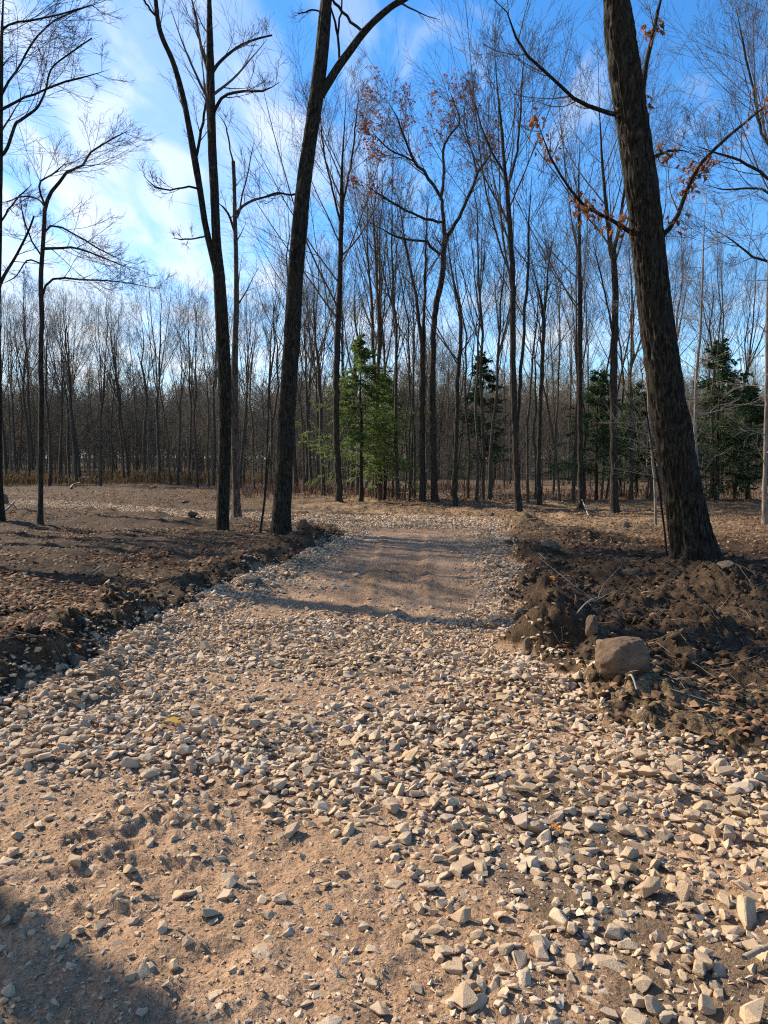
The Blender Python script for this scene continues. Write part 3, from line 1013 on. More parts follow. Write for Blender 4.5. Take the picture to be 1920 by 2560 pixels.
def crown_levels(rng, stems, cfg):
    """stems: list of (P, R, n_limbs, t0, length). Returns tubes per level, deepest last.
    With cfg['broom'] the limbs sweep upward and all end near one domed top."""
    L1p, L1r = [], []
    br = cfg.get('broom')
    for (P, R, n, t0, ln) in stems:
        if n <= 0:
            continue
        if br:
            f = lambda t, pl: (1 - t) * pl * br + .9
        else:
            f = lambda t, pl, ln=ln, t0=t0: ln * (1.0 - 0.62 * (t - t0) / max(1 - t0, .01))
        p, r = sprout(rng, P[None], R[None], n, t0, 0.97 if br else .985, f,
                      cfg.get('a1', 0.75), 10, cfg.get('r1', 0.36), cfg.get('up1', 0.09), cfg.get('w1', 0.06), 0.006)
        L1p.append(p); L1r.append(r)
    p1, r1 = np.concatenate(L1p), np.concatenate(L1r)
    rm = cfg.get('rmin', 0.005)
    fl = cfg.get('flat', 0.0)
    w = cfg.get('w', .07)
    p2, r2 = sprout(rng, p1, r1, cfg['n2'], 0.12, 0.97, lambda t, pl: pl * (0.68 - 0.40 * t), cfg.get('a2', 0.55), 6, 0.5, cfg.get('up2', 0.05), w, rm * 1.2, fl)
    p3, r3 = sprout(rng, p2, r2, cfg['n3'], 0.1, 0.98, lambda t, pl: pl * (0.68 - 0.30 * t), 0.55, cfg.get('k3', 4), 0.6, cfg.get('up3', 0.04), w * 1.1, rm, fl)
    lv = [(p1, r1, 6), (p2, r2, 4), (p3, r3, 3)]
    if cfg.get('n4'):
        p4, r4 = sprout(rng, p3, r3, cfg['n4'], 0.1, 0.98, lambda t, pl: np.maximum(pl * (0.66 - 0.2 * t), 0.14), 0.55, cfg.get('k4', 3), 0.7, 0.03, w, rm * 0.85, fl)
        lv.append((p4, r4, 3))
    return lv


def lv_mesh(name, lv):
    acc = Acc()
    for p, r, s in lv:
        v, q = tubes(p, r, s)
        acc.add(v, q)
    return acc.mesh(name, True)


def px_poly(pts, d):
    """Photo pixels (px, py, width_px[, dy]) to a polyline in the world at distance d (+dy)."""
    out = []
    for p in pts:
        Y = d + (p[3] if len(p) > 3 else 0.0)
        w = at(p[0], p[1], Y)
        out.append((*w, p[2] / FPX * Y * 0.5))
    return np.array(out)


TREES = []


def px_tree(name, label, cat, stems, cfg, seed, bark=None, twig=None, group=None, relief=0.0, sides=12, d=None):
    """A tree measured off the photograph. stems: list of dict(pts, n, t0, ln); the first is the trunk."""
    rng = np.random.default_rng(seed)
    bx, by = stems[0]['pts'][0][:2]
    d = d or gr(bx, by)[1]
    base = at(bx, by, d)
    base[2] = float(terrain(base[:1], base[1:2])[0])
    root = link(name, None)
    root.empty_display_size = 0.3
    root.location = base
    tag(root, label, cat, group)
    S = []
    for k, st in enumerate(stems):
        poly = px_poly(st['pts'], d)
        poly[:, :3] -= base
        if k == 0:
            poly[0, 2] = min(poly[0, 2], 0.0) - 0.12
        ln = np.linalg.norm(np.diff(poly[:, :3], axis=0), axis=1).sum()
        n = int(max(10, ln / (0.035 if relief and k == 0 else 0.3)))
        c = catmull(poly, n)
        P, R = c[:, :3], np.maximum(c[:, 3], 0.006)
        if not st.get('cut'):
            R = np.maximum(R * (1 - .8 * np.clip((np.linspace(0, 1, n) - .78) / .22, 0, 1)), .004)
        j = rng.normal(0, 1, (n, 3))
        j = np.cumsum(j, 0) * 0.0 + j
        if not (relief and k == 0):
            P = P + j * np.minimum(R * (0.12 if k == 0 else .3), 0.03)[:, None]
        if relief and k == 0:
            v, q, t = bark_tube(P, R, sides, seed, relief, st.get('flare', 0.45))
        elif relief and R[0] > 0.05:
            n2 = int(max(12, ln / 0.07))
            c = catmull(poly, n2)
            P, R = c[:, :3], np.maximum(c[:, 3], 0.006)
            v, q, t = bark_tube(P, R, 28, seed + k, relief * .8, 0.0)
        else:
            v, q, t = bark_tube(P, R, 10 if k == 0 else 7, seed + k, 0.0, 0.45 if k == 0 else 0.0)
        link('trunk' if k == 0 else 'limb', make_mesh('trunk' if k == 0 else 'limb', v, q, t), root, bark or M_bark)
        S.append((P, R, st.get('n', 0), st.get('t0', .5), st.get('ln', 3.0)))
    lv = crown_levels(rng, S, cfg)
    link('crown', lv_mesh('crown', lv), root, twig or M_twig)
    TREES.append(root)
    return root, lv, S, base


def add_leaves(root, lv, n, size, mat, seed, sel=None):
    rng = np.random.default_rng(seed)
    P = lv[-1][0][:, -1]
    if sel is not None:
        P = P[sel(P)]
    if not len(P):
        return
    idx = rng.integers(0, len(P), n)
    pos = P[idx] + rng.normal(0, .05, (n, 3))
    V, T = leaf_shape(.4)
    V = V[:, [0, 1, 2]] - np.array([0, .5, 0])
    Rm, _ = rot_mats(rng, n, 1.2)
    s = rng.uniform(.7, 1.25, n) * size
    vv = np.einsum('nij,vj->nvi', Rm * s[:, None, None], V) + pos[:, None]
    tt = (T[None] + (np.arange(n) * len(V))[:, None, None]).reshape(-1, 3)
    o = link('leaves', make_mesh('leaves', vv, None, tt, False), root, mat)
    tag(o, kind='stuff')


# the big leaning oak at the right of the road
oakA, lvA, SA, baseA = px_tree(
    'oak_tree', 'thick leaning oak with ridged bark standing right of the gravel road', 'tree',
    [dict(pts=[(1737, 1425, 96), (1733, 1380, 89), (1712, 1260, 86), (1690, 1140, 83), (1680, 1060, 85), (1668, 1000, 79), (1649, 860, 76), (1628, 690, 73),
               (1608, 500, 72), (1580, 300, 70), (1557, 140, 68), (1540, 0, 66), (1524, -140, 63), (1500, -340, 57)], n=0, t0=.8, ln=1, flare=.6),
     dict(pts=[(1575, 290, 15), (1530, 285, 12), (1500, 278, 10), (1465, 264, 10), (1432, 243, 9, -.2), (1400, 215, 8, -.3), (1372, 185, 8, -.4), (1345, 160, 7, -.5), (1318, 135, 7, -.6), (1300, 115, 6, -.7), (1282, 80, 6, -.8), (1262, 20, 5, -1), (1225, -10, 4, -1)], n=9, t0=.15, ln=1.0),
     dict(pts=[(1601, 592, 14), (1570, 576, 11), (1520, 545, 9, -.2), (1460, 512, 8, -.4), (1425, 470, 7, -.5), (1390, 425, 6, -.6), (1365, 360, 5, -.6), (1340, 300, 4, -.6)], n=8, t0=.15, ln=.7),
     dict(pts=[(1640, 600, 14), (1662, 590, 12), (1700, 530, 11, .2), (1722, 460, 10, .3), (1755, 405, 9, .4), (1810, 350, 8, .5), (1870, 300, 7, .6), (1935, 250, 6, .7)], n=8, t0=.2, ln=.8),
     dict(pts=[(1590, 300, 14), (1607, 250, 13, .2), (1613, 180, 12, .3), (1630, 90, 10, .4), (1650, 10, 8, .5), (1665, -60, 6, .5)], n=4, t0=.3, ln=.5),
     dict(pts=[(1620, 400, 8), (1650, 385, 7, .2), (1690, 375, 5, .4), (1720, 380, 4, .5)], n=4, t0=.3, ln=.5),
     dict(pts=[(1500, -100, 30), (1400, -300, 20, -1), (1300, -420, 12, -2)], n=5, t0=.3, ln=2),
     ],
    dict(n2=3, n3=3, n4=2, k3=5, k4=4, rmin=.0024, a1=.9), 101, M_bark_oak, M_twig, relief=.17, sides=120)

# brown oak leaves hanging on its lower limbs, each a leaf of its own
leaf_meshes = []
for k in range(4):
    V, T = leaf_shape(.25 + .15 * k)
    me = make_mesh('leaf', V, None, T, False)
    me.materials.append(M_leaf_oak)
    leaf_meshes.append(me)
_rl = np.random.default_rng(77)
_nleaf = 0
for si, cnt, lo in ((1, 10, .0), (2, 100, .05), (3, 88, .12), (4, 30, .1), (5, 34, .1)):
    P, Rr = SA[si][0], SA[si][1]
    cen = _rl.uniform(lo, 1, max(4, cnt // 5))
    for c in range(cnt):
        t = float(np.clip(_rl.choice(cen) + _rl.normal(0, .02), 0, 1)) * (0.06 if si == 1 else 1)
        f = t * (len(P) - 1)
        k = min(int(f), len(P) - 2)
        p = P[k] + (P[k + 1] - P[k]) * (f - k) + _rl.normal(0, .085, 3)
        o = link('leaf', leaf_meshes[c % 4], oakA)
        o.location = p
        o.rotation_euler = (_rl.uniform(-2.6, -.6), _rl.uniform(-.8, .8), _rl.uniform(0, 6.28))
        s = _rl.uniform(.075, .14)
        o.scale = (s, s, s)
        _nleaf += 1

# the forked dark tree at the left edge of the road
px_tree('bare_tree', 'tall dark tree leaning over the left road edge with one big forked limb', 'tree',
        [dict(pts=[(705, 1345, 46), (704, 1300, 42), (709, 1200, 42), (716, 1060, 41), (728, 870, 40), (739, 690, 38), (757, 480, 35), (775, 350, 34), (793, 225, 33), (806, 110, 31), (816, 0, 29), (832, -160, 27), (850, -360, 22)],
              n=0, flare=.75),
         dict(pts=[(800, 235, 26), (815, 215, 21), (845, 168, 19), (880, 120, 18), (912, 78, 17), (950, 40, 16), (985, 12, 15), (1020, -8, 14), (1080, -60, 12)], n=2, t0=.6, ln=1.5),
         dict(pts=[(905, 86, 8), (899, 70, 7), (880, 58, 7), (858, 30, 7), (835, 3, 7), (820, -20, 6)], n=0),
         dict(pts=[(850, 160, 6), (846, 110, 6), (842, 70, 6), (832, 35, 5), (822, 5, 5)], n=0),
         dict(pts=[(844, 90, 5), (850, 45, 5), (855, 0, 4), (858, -40, 4)], n=0),
         dict(pts=[(742, 486, 6), (715, 486, 5), (690, 482, 4, -.4), (660, 492, 4, -.7), (640, 500, 3, -.9)], n=3, t0=.3, ln=.8),
         dict(pts=[(800, 30, 4), (780, 24, 4), (755, 33, 3), (735, 32, 2)], n=2, t0=.3, ln=.5)],
        dict(n2=4, n3=3, n4=2, k3=4, rmin=.0024), 102, M_bark_oak, M_twig, relief=.08, sides=64)

# the double stem left of it
px_tree('bare_tree', 'dark tree that splits low into two long stems, second from the left road edge', 'tree',
        [dict(pts=[(555, 1328, 33), (557, 1270, 30), (562, 1100, 31), (562, 950, 32), (556, 830, 31), (548, 700, 28), (541, 600, 22), (536, 480, 21), (531, 385, 20), (527, 250, 20), (525, 120, 19), (523, 0, 18), (520, -180, 15)],
              n=7, t0=.62, ln=2.2, flare=.35),
         dict(pts=[(553, 740, 20), (541, 680, 17), (529, 630, 16), (513, 560, 15), (501, 482, 15), (488, 405, 16), (471, 309, 14), (455, 231, 13), (432, 154, 12), (408, 100, 12), (396, 60, 11), (389, 0, 10), (380, -90, 9)],
              n=4, t0=.4, ln=1.6),
         dict(pts=[(526, 190, 10), (545, 160, 8, .3), (575, 132, 7, .6), (605, 112, 6, .8), (640, 98, 5, 1), (680, 88, 4, 1.2)], n=7, t0=.25, ln=1.0),
         dict(pts=[(532, 285, 9), (550, 250, 8, -.3), (580, 232, 7, -.6), (620, 228, 6, -.8), (660, 226, 5, -1), (700, 205, 4, -1.2)], n=7, t0=.25, ln=1.0),
         dict(pts=[(519, 175, 8), (505, 130, 7, .4), (497, 80, 6, .5), (487, 30, 6, .6), (475, -20, 5, .7)], n=7, t0=.2, ln=1.1),
         dict(pts=[(490, 400, 8), (500, 340, 7, .3), (512, 280, 6, .5), (520, 220, 5, .6)], n=6, t0=.2, ln=.9),
         dict(pts=[(500, 472, 6), (470, 466, 5, -.3), (430, 474, 4, -.6), (390, 468, 4, -.8), (358, 438, 3, -1)], n=6, t0=.3, ln=.6),
         dict(pts=[(514, 590, 5), (490, 596, 4, .3), (460, 598, 4, .5), (432, 596, 3, .6)], n=4, t0=.3, ln=.5),
         dict(pts=[(388, 40, 6), (372, 20, 5), (355, -5, 5)], n=1, t0=.5, ln=.4)],
        dict(n2=4, n3=3, n4=2, k3=4, rmin=.0024), 103, M_bark_oak, M_twig, relief=.07, sides=56)

# the snapped trunk with a pale vine
snag, lvS, SS, baseS = px_tree(
    'bare_tree', 'grey tree with a snapped-off top and pale vine stem, behind the double-stemmed tree', 'tree',
    [dict(pts=[(594, 1293, 22), (591, 1240, 19), (588, 1100, 19), (586, 960, 18), (588, 850, 14), (591, 760, 13), (590, 640, 11), (587, 540, 10), (586, 470, 9), (583, 403, 9)], n=5, t0=.55, ln=1.4, flare=.35, cut=True),
     dict(pts=[(590, 535, 8), (605, 517, 7, .3), (630, 502, 6, .5), (665, 492, 5, .8), (700, 484, 4, 1)], n=4, t0=.3, ln=1.4),
     dict(pts=[(588, 580, 7), (575, 545, 6, -.3), (560, 520, 5, -.5), (545, 508, 4, -.7)], n=3, t0=.3, ln=.9),
     dict(pts=[(583, 405, 5), (576, 375, 4), (570, 340, 4), (560, 305, 3, .2), (545, 287, 3, .3)], n=2, t0=.5, ln=.5),
     dict(pts=[(594, 545, 5), (608, 480, 4, .3), (622, 420, 3, .5), (636, 350, 3, .6)], n=4, t0=.3, ln=1.0)],
    dict(n2=3, n3=3, n4=2, k3=4, rmin=.0026), 104, M_bark_wood, M_twig, relief=.05, sides=32)
vp = px_poly([(572, 1288, 6, -.35), (574, 1200, 6, -.35), (577, 1100, 6, -.35), (575, 1020, 6, -.3), (573, 990, 5, -.3), (577, 965, 4, -.3)], gr(594, 1293)[1])
vp[:, :3] -= baseS
cc = catmull(vp, 60)
cc[:, :3] += np.random.default_rng(4).normal(0, .012, (60, 3))
v, q, t = bark_tube(cc[:, :3], cc[:, 3] * .8, 7, 3, 0, 0)
link('vine', make_mesh('vine', v, q, t), snag, M_twig_light)

# slim wide-branched tree on the left
px_tree('bare_tree', 'slim tree with spreading lace-like branches alone on the open ground at left', 'tree',
        [dict(pts=[(100, 1313, 15), (101, 1220, 12), (103, 1080, 12), (103, 900, 12), (104, 780, 11), (102, 700, 11), (108, 600, 10), (114, 520, 10), (123, 488, 9), (150, 455, 8), (166, 432, 7)], n=0, flare=.5, cut=True),
         dict(pts=[(166, 432, 7), (190, 420, 6, .1), (212, 409, 6, .2), (220, 390, 5, .2), (232, 378, 5, .3), (260, 360, 4, .4), (290, 343, 4, .5), (325, 325, 3, .6)], n=14, t0=.05, ln=1.5),
         dict(pts=[(113, 520, 6), (103, 490, 5, -.2), (101, 455, 5, -.3), (115, 446, 4, -.3), (140, 430, 4, -.3), (165, 405, 3, -.2)], n=9, t0=.3, ln=1.4),
         dict(pts=[(109, 515, 5), (98, 500, 4, .3), (60, 490, 4, .6), (30, 500, 3, .9), (0, 508, 3, 1.1)], n=7, t0=.2, ln=1.1),
         dict(pts=[(106, 621, 8), (130, 622, 7, -.2), (165, 618, 6, -.4), (200, 622, 5, -.6), (240, 636, 4, -.8), (285, 655, 3, -1), (330, 676, 3, -1.2)], n=13, t0=.1, ln=1.5),
         dict(pts=[(107, 600, 6), (118, 568, 5, .3), (150, 566, 5, .5), (190, 588, 4, .7), (235, 615, 4, .9), (280, 640, 3, 1.1), (320, 655, 3, 1.2)], n=12, t0=.1, ln=1.4),
         dict(pts=[(104, 742, 7), (112, 722, 6), (125, 702, 6, .2), (147, 696, 5, .4), (190, 699, 5, .6), (240, 700, 4, .8), (290, 704, 3, 1), (345, 712, 3, 1.1), (390, 722, 2, 1.2)], n=12, t0=.2, ln=1.3),
         dict(pts=[(103, 640, 5), (80, 600, 4, .4), (62, 555, 4, .7), (50, 500, 3, .9)], n=6, t0=.2, ln=1.0),
         dict(pts=[(102, 660, 4), (70, 650, 4, -.4), (40, 690, 3, -.8), (5, 710, 3, -1)], n=5, t0=.2, ln=.9)],
        dict(n2=5, n3=4, n4=2, k3=5, k4=3, rmin=.0024, a1=.7, a2=.55, up1=.04, flat=.45), 105, M_bark, M_twig)

# tree cut by the left border
px_tree('bare_tree', 'dark tree cut by the left picture border with long ascending branches', 'tree',
        [dict(pts=[(0, 1310, 26), (-4, 1200, 20), (-6, 1000, 18), (-8, 800, 17), (-5, 600, 17), (-3, 430, 17), (-2, 380, 16), (1, 250, 12), (4, 100, 9), (8, 0, 7), (14, -160, 6)], n=8, t0=.55, ln=2.4, flare=.4),
         dict(pts=[(2, 390, 9), (18, 370, 8), (38, 312, 7), (52, 300, 7, .2), (90, 272, 6, .3), (106, 245, 5, .4), (115, 222, 5, .5), (130, 170, 4, .6), (180, 130, 4, .7), (230, 95, 3, .8)], n=9, t0=.3, ln=1.8),
         dict(pts=[(0, 280, 8), (20, 262, 7, -.2), (60, 245, 6, -.4), (110, 226, 5, -.6), (160, 205, 5, -.8), (220, 190, 4, -1), (270, 175, 3, -1.2)], n=11, t0=.15, ln=1.6),
         dict(pts=[(2, 240, 7), (20, 210, 6, .3), (50, 160, 5, .5), (80, 110, 5, .7), (120, 65, 4, .9), (170, 35, 4, 1.1), (240, 10, 3, 1.3)], n=10, t0=.15, ln=1.7),
         dict(pts=[(4, 75, 6), (30, 58, 5, -.2), (80, 50, 5, -.4), (130, 40, 4, -.6), (190, 25, 4, -.8), (255, 5, 3, -1)], n=9, t0=.2, ln=1.4),
         dict(pts=[(-5, 560, 6), (10, 540, 5), (40, 500, 4, .4), (80, 460, 3, .7)], n=5, t0=.2, ln=1.2),
         dict(pts=[(-3, 720, 9), (10, 690, 8, -.2), (40, 640, 6, -.4), (70, 580, 5, -.6), (85, 540, 4, -.8)], n=6, t0=.3, ln=1.2)],
        dict(n2=5, n3=4, n4=2, k3=5, k4=3, rmin=.0024, a1=.7, a2=.55, up1=.03, flat=.35), 106, M_bark_oak, M_twig, relief=.06, sides=40)

# the curving oak in the middle that still holds russet leaves
oakF, lvF, SF, bF = px_tree(
    'oak_tree', 'curving oak with russet leaves in its crown at the far side of the road', 'tree',
    [dict(pts=[(1087, 1264, 20), (1085, 1180, 16), (1082, 1066, 15), (1083, 870, 14), (1088, 776, 15), (1103, 711, 15), (1108, 656, 14), (1110, 617, 14), (1116, 592, 15)], n=1, t0=.9, ln=2, flare=.4, cut=True),
     dict(pts=[(1114, 600, 11), (1138, 562, 9, .3), (1160, 520, 8, .5), (1180, 474, 8, .7), (1192, 436, 7, .8), (1219, 397, 6, 1), (1240, 360, 5, 1.2)], n=8, t0=.3, ln=2.4),
     dict(pts=[(1113, 598, 11), (1109, 560, 10), (1106, 521, 9), (1098, 490, 8), (1064, 436, 8, -.4), (1033, 401, 7, -.6), (1006, 328, 5, -.8), (985, 280, 4, -1), (960, 240, 3, -1.1)], n=14, t0=.35, ln=2.8),
     dict(pts=[(1102, 500, 8), (1110, 430, 7, .3), (1109, 370, 6, .5), (1130, 330, 5, .7), (1150, 300, 4, .9), (1120, 220, 3, 1)], n=14, t0=.2, ln=2.4),
     dict(pts=[(1107, 556, 7), (1080, 550, 7, -.5), (1045, 540, 6, -.9), (985, 508, 5, -1.3), (940, 480, 4, -1.7), (905, 455, 3, -2)], n=7, t0=.25, ln=1.8),
     dict(pts=[(1100, 635, 7), (1085, 625, 7, -.3), (1070, 612, 7, -.6), (1066, 602, 6, -.8), (1030, 602, 6, -1), (985, 590, 5, -1.2), (955, 572, 3, -1.6), (920, 556, 3, -1.8)], n=5, t0=.45, ln=1.4),
     dict(pts=[(1033, 401, 5, -.6), (1010, 390, 4, -.9), (975, 375, 4, -1.2), (930, 330, 3, -1.5)], n=8, t0=.1, ln=1.8),
     dict(pts=[(1192, 436, 5, .8), (1180, 380, 4, 1), (1160, 310, 3, 1.2), (1165, 250, 3, 1.3)], n=8, t0=.1, ln=2.0)],
    dict(n2=5, n3=4, n4=2, k4=2, rmin=.0036, a1=.6, w=.07), 107, M_bark, M_twig)
add_leaves(oakF, lvF, 1100, .15, M_leaf_red, 7, lambda P: P[:, 2] > at(1100, 520, 32)[2])

# other measured trees along the far side of the road
CF = dict(n2=6, n3=4, n4=3, k3=3, k4=2, rmin=.0036, a1=.66, up1=.075, up2=.05, r1=.40, broom=.78, w1=.04, w=.05)
CF2 = dict(CF, n2=5, n3=4, n4=2)
px_tree('bare_tree', 'straight dark tree with a tall broom-shaped crown left of the green hemlock', 'tree',
        [dict(pts=[(850, 1264, 22), (847, 1220, 17), (840, 1080, 16), (841, 950, 16), (846, 796, 15), (850, 680, 13), (854, 500, 11), (856, 400, 7), (862, 300, 5), (866, 210, 3)], n=16, t0=.4, ln=4.0),
         dict(pts=[(853, 520, 7), (866, 470, 6, .4), (880, 390, 5, .7), (890, 300, 4, .9), (898, 230, 3, 1)], n=8, t0=.2, ln=2.2),
         dict(pts=[(851, 560, 6), (830, 470, 5, -.4), (810, 380, 4, -.7), (800, 290, 3, -.9), (795, 230, 2, -1)], n=8, t0=.2, ln=2.2)], CF, 108)
px_tree('bare_tree', 'dark tree close beside the curving oak, its trunk splitting into two', 'tree',
        [dict(pts=[(1057, 1264, 18), (1056, 1180, 16), (1055, 1000, 15), (1056, 873, 13), (1048, 810, 9), (1040, 740, 8), (1030, 690, 7), (1012, 600, 6), (1000, 520, 4), (990, 450, 3)], n=9, t0=.55, ln=3.0),
         dict(pts=[(1056, 875, 9), (1060, 800, 8, .3), (1062, 700, 7, .5), (1066, 600, 5, .7), (1068, 500, 4, .9)], n=8, t0=.3, ln=2.6)], CF2, 109)
px_tree('bare_tree', 'slender crooked tree with pale foot just right of the curving oak', 'tree',
        [dict(pts=[(1137, 1268, 17), (1138, 1180, 11), (1143, 1000, 11), (1143, 950, 11), (1152, 850, 10), (1150, 780, 8), (1138, 720, 6), (1125, 650, 5), (1120, 600, 3)], n=12, t0=.5, ln=2.8)], CF2, 110)
px_tree('bare_tree', 'tall twin-stemmed tree with high narrow crown right of the road end', 'tree',
        [dict(pts=[(1298, 1280, 20), (1292, 1180, 16), (1283, 950, 15), (1281, 700, 14), (1274, 560, 12), (1270, 500, 11), (1262, 420, 9), (1255, 330, 8), (1245, 240, 6), (1238, 150, 4), (1235, 70, 3)], n=18, t0=.45, ln=4.2),
         dict(pts=[(1290, 1110, 10), (1300, 960, 9, .4), (1308, 820, 8, .6), (1318, 700, 7, .8), (1322, 560, 5, 1), (1330, 430, 4, 1.2)], n=9, t0=.45, ln=2.8),
         dict(pts=[(1268, 470, 7), (1290, 390, 6, .5), (1300, 300, 5, .8), (1305, 200, 4, 1), (1312, 120, 3, 1.1)], n=9, t0=.2, ln=2.6),
         dict(pts=[(1266, 440, 6), (1235, 390, 5, -.5), (1205, 320, 4, -.9), (1180, 230, 3, -1.2)], n=8, t0=.2, ln=2.4)], CF, 111)
px_tree('bare_tree', 'slim twin tree between the road end and the spread hemlock', 'tree',
        [dict(pts=[(1350, 1266, 14), (1347, 1180, 11), (1350, 1020, 10), (1358, 860, 9), (1359, 795, 9), (1352, 750, 7), (1340, 700, 5), (1325, 640, 4)], n=10, t0=.5, ln=2.6),
         dict(pts=[(1359, 800, 7), (1366, 730, 6, .3), (1372, 660, 4, .5), (1385, 590, 3, .6)], n=8, t0=.2, ln=2.2)], CF2, 112)
px_tree('bare_tree', 'ruler-straight grey tree in front of the spread hemlock', 'tree',
        [dict(pts=[(1453, 1272, 17), (1451, 1180, 13), (1450, 950, 12), (1450, 760, 11), (1449, 680, 10), (1448, 560, 8), (1447, 440, 6), (1449, 380, 4), (1450, 330, 3)], n=14, t0=.5, ln=3.0)], CF2, 113)
px_tree('bare_tree', 'mossy-footed dark tree forking high, left of the leaning oak', 'tree',
        [dict(pts=[(1537, 1276, 23), (1536, 1220, 19), (1534, 1060, 18), (1535, 900, 18), (1538, 780, 16), (1537, 680, 15), (1528, 630, 13), (1520, 560, 10), (1512, 480, 8), (1503, 360, 6), (1498, 260, 4), (1495, 160, 3)], n=14, t0=.5, ln=3.6),
         dict(pts=[(1535, 640, 10), (1548, 560, 8, .4), (1562, 470, 7, .7), (1580, 380, 5, 1), (1600, 280, 4, 1.2), (1620, 180, 3, 1.4)], n=12, t0=.2, ln=3.4),
         dict(pts=[(1533, 850, 6), (1518, 760, 5, -.4), (1500, 680, 4, -.7), (1480, 600, 3, -1)], n=6, t0=.3, ln=1.8)], CF, 114)
px_tree('beech_tree', 'pale slim beech in sunlight at the right picture border', 'tree',
        [dict(pts=[(1912, 1314, 16), (1913, 1200, 11), (1916, 1000, 9), (1918, 850, 8), (1921, 700, 7), (1926, 560, 5), (1930, 430, 4)], n=22, t0=.15, ln=1.5)],
        dict(n2=4, n3=4, n4=2, rmin=.0024, a1=1.15, up1=.02, flat=.4), 115, M_bark_light, M_twig_light)
px_tree('beech_tree', 'pale beech sapling with level whitish branches behind the leaning oak', 'tree',
        [dict(pts=[(1738, 1300, 11), (1742, 1180, 9), (1738, 1090, 8), (1740, 960, 8), (1745, 900, 7), (1752, 800, 6), (1756, 700, 5), (1760, 580, 4), (1768, 470, 3)], n=26, t0=.12, ln=1.9)],
        dict(n2=4, n3=4, n4=2, rmin=.0024, a1=1.2, up1=.015, flat=.5), 116, M_bark_light, M_twig_light, d=20)
px_tree('beech_tree', 'wispy beech sapling with long level branches left of the leaning oak', 'tree',
        [dict(pts=[(1640, 1300, 7), (1636, 1200, 6), (1625, 1080, 6), (1618, 960, 5), (1612, 860, 4), (1604, 760, 3), (1598, 690, 2)], n=24, t0=.2, ln=2.0)],
        dict(n2=4, n3=3, n4=2, rmin=.0024, a1=1.2, up1=.01, flat=.5), 117, M_bark_light, M_twig_light, d=21)
px_tree('sapling', 'thin bent sapling at the foot of the leaning oak', 'sapling',
        [dict(pts=[(1672, 1398, 7), (1662, 1330, 5), (1654, 1270, 5), (1645, 1200, 5), (1628, 1110, 4), (1618, 1040, 4), (1608, 960, 3), (1600, 900, 2)], n=7, t0=.35, ln=.8)],
        dict(n2=3, n3=2, n4=0, rmin=.0024, a1=.7), 118, M_bark, M_twig, d=12.6)
px_tree('sapling', 'crooked thin sapling between the two dark trees left of the road', 'sapling',
        [dict(pts=[(648, 1338, 7), (656, 1290, 6), (662, 1250, 6), (664, 1200, 5), (668, 1120, 4), (672, 1000, 4), (676, 880, 3), (684, 760, 2)], n=9, t0=.4, ln=1.2)],
        dict(n2=3, n3=3, n4=0, rmin=.0024, a1=.6, up1=.1), 119, M_bark, M_twig)
# crown of a tall tree reaching in at the right border
px_tree('bare_tree', 'tall tree whose wide crown reaches in over the right picture border', 'tree',
        [dict(pts=[(2010, 1290, 26), (2005, 1000, 22), (1990, 760, 18), (1975, 560, 14), (1950, 420, 11), (1935, 300, 9), (1925, 160, 7), (1930, 0, 5), (1930, -120, 4)], n=16, t0=.4, ln=4.0),
         dict(pts=[(1960, 480, 10), (1910, 440, 8, -.5), (1860, 405, 7, -.9), (1800, 385, 5, -1.3), (1740, 365, 4, -1.8)], n=9, t0=.25, ln=1.8),
         dict(pts=[(1945, 400, 9), (1905, 330, 7, .5), (1885, 230, 6, .8), (1860, 120, 5, 1.1), (1840, 20, 4, 1.4)], n=12, t0=.15, ln=2.6),
         dict(pts=[(1990, 720, 9), (1930, 660, 7, -.6), (1880, 640, 6, -1), (1830, 600, 4, -1.4), (1780, 570, 3, -1.8)], n=9, t0=.2, ln=1.8),
         dict(pts=[(1975, 560, 8), (1920, 480, 6, .6), (1870, 470, 5, 1), (1810, 475, 4, 1.3), (1760, 460, 3, 1.6)], n=8, t0=.2, ln=1.8)], CF, 120, d=27)


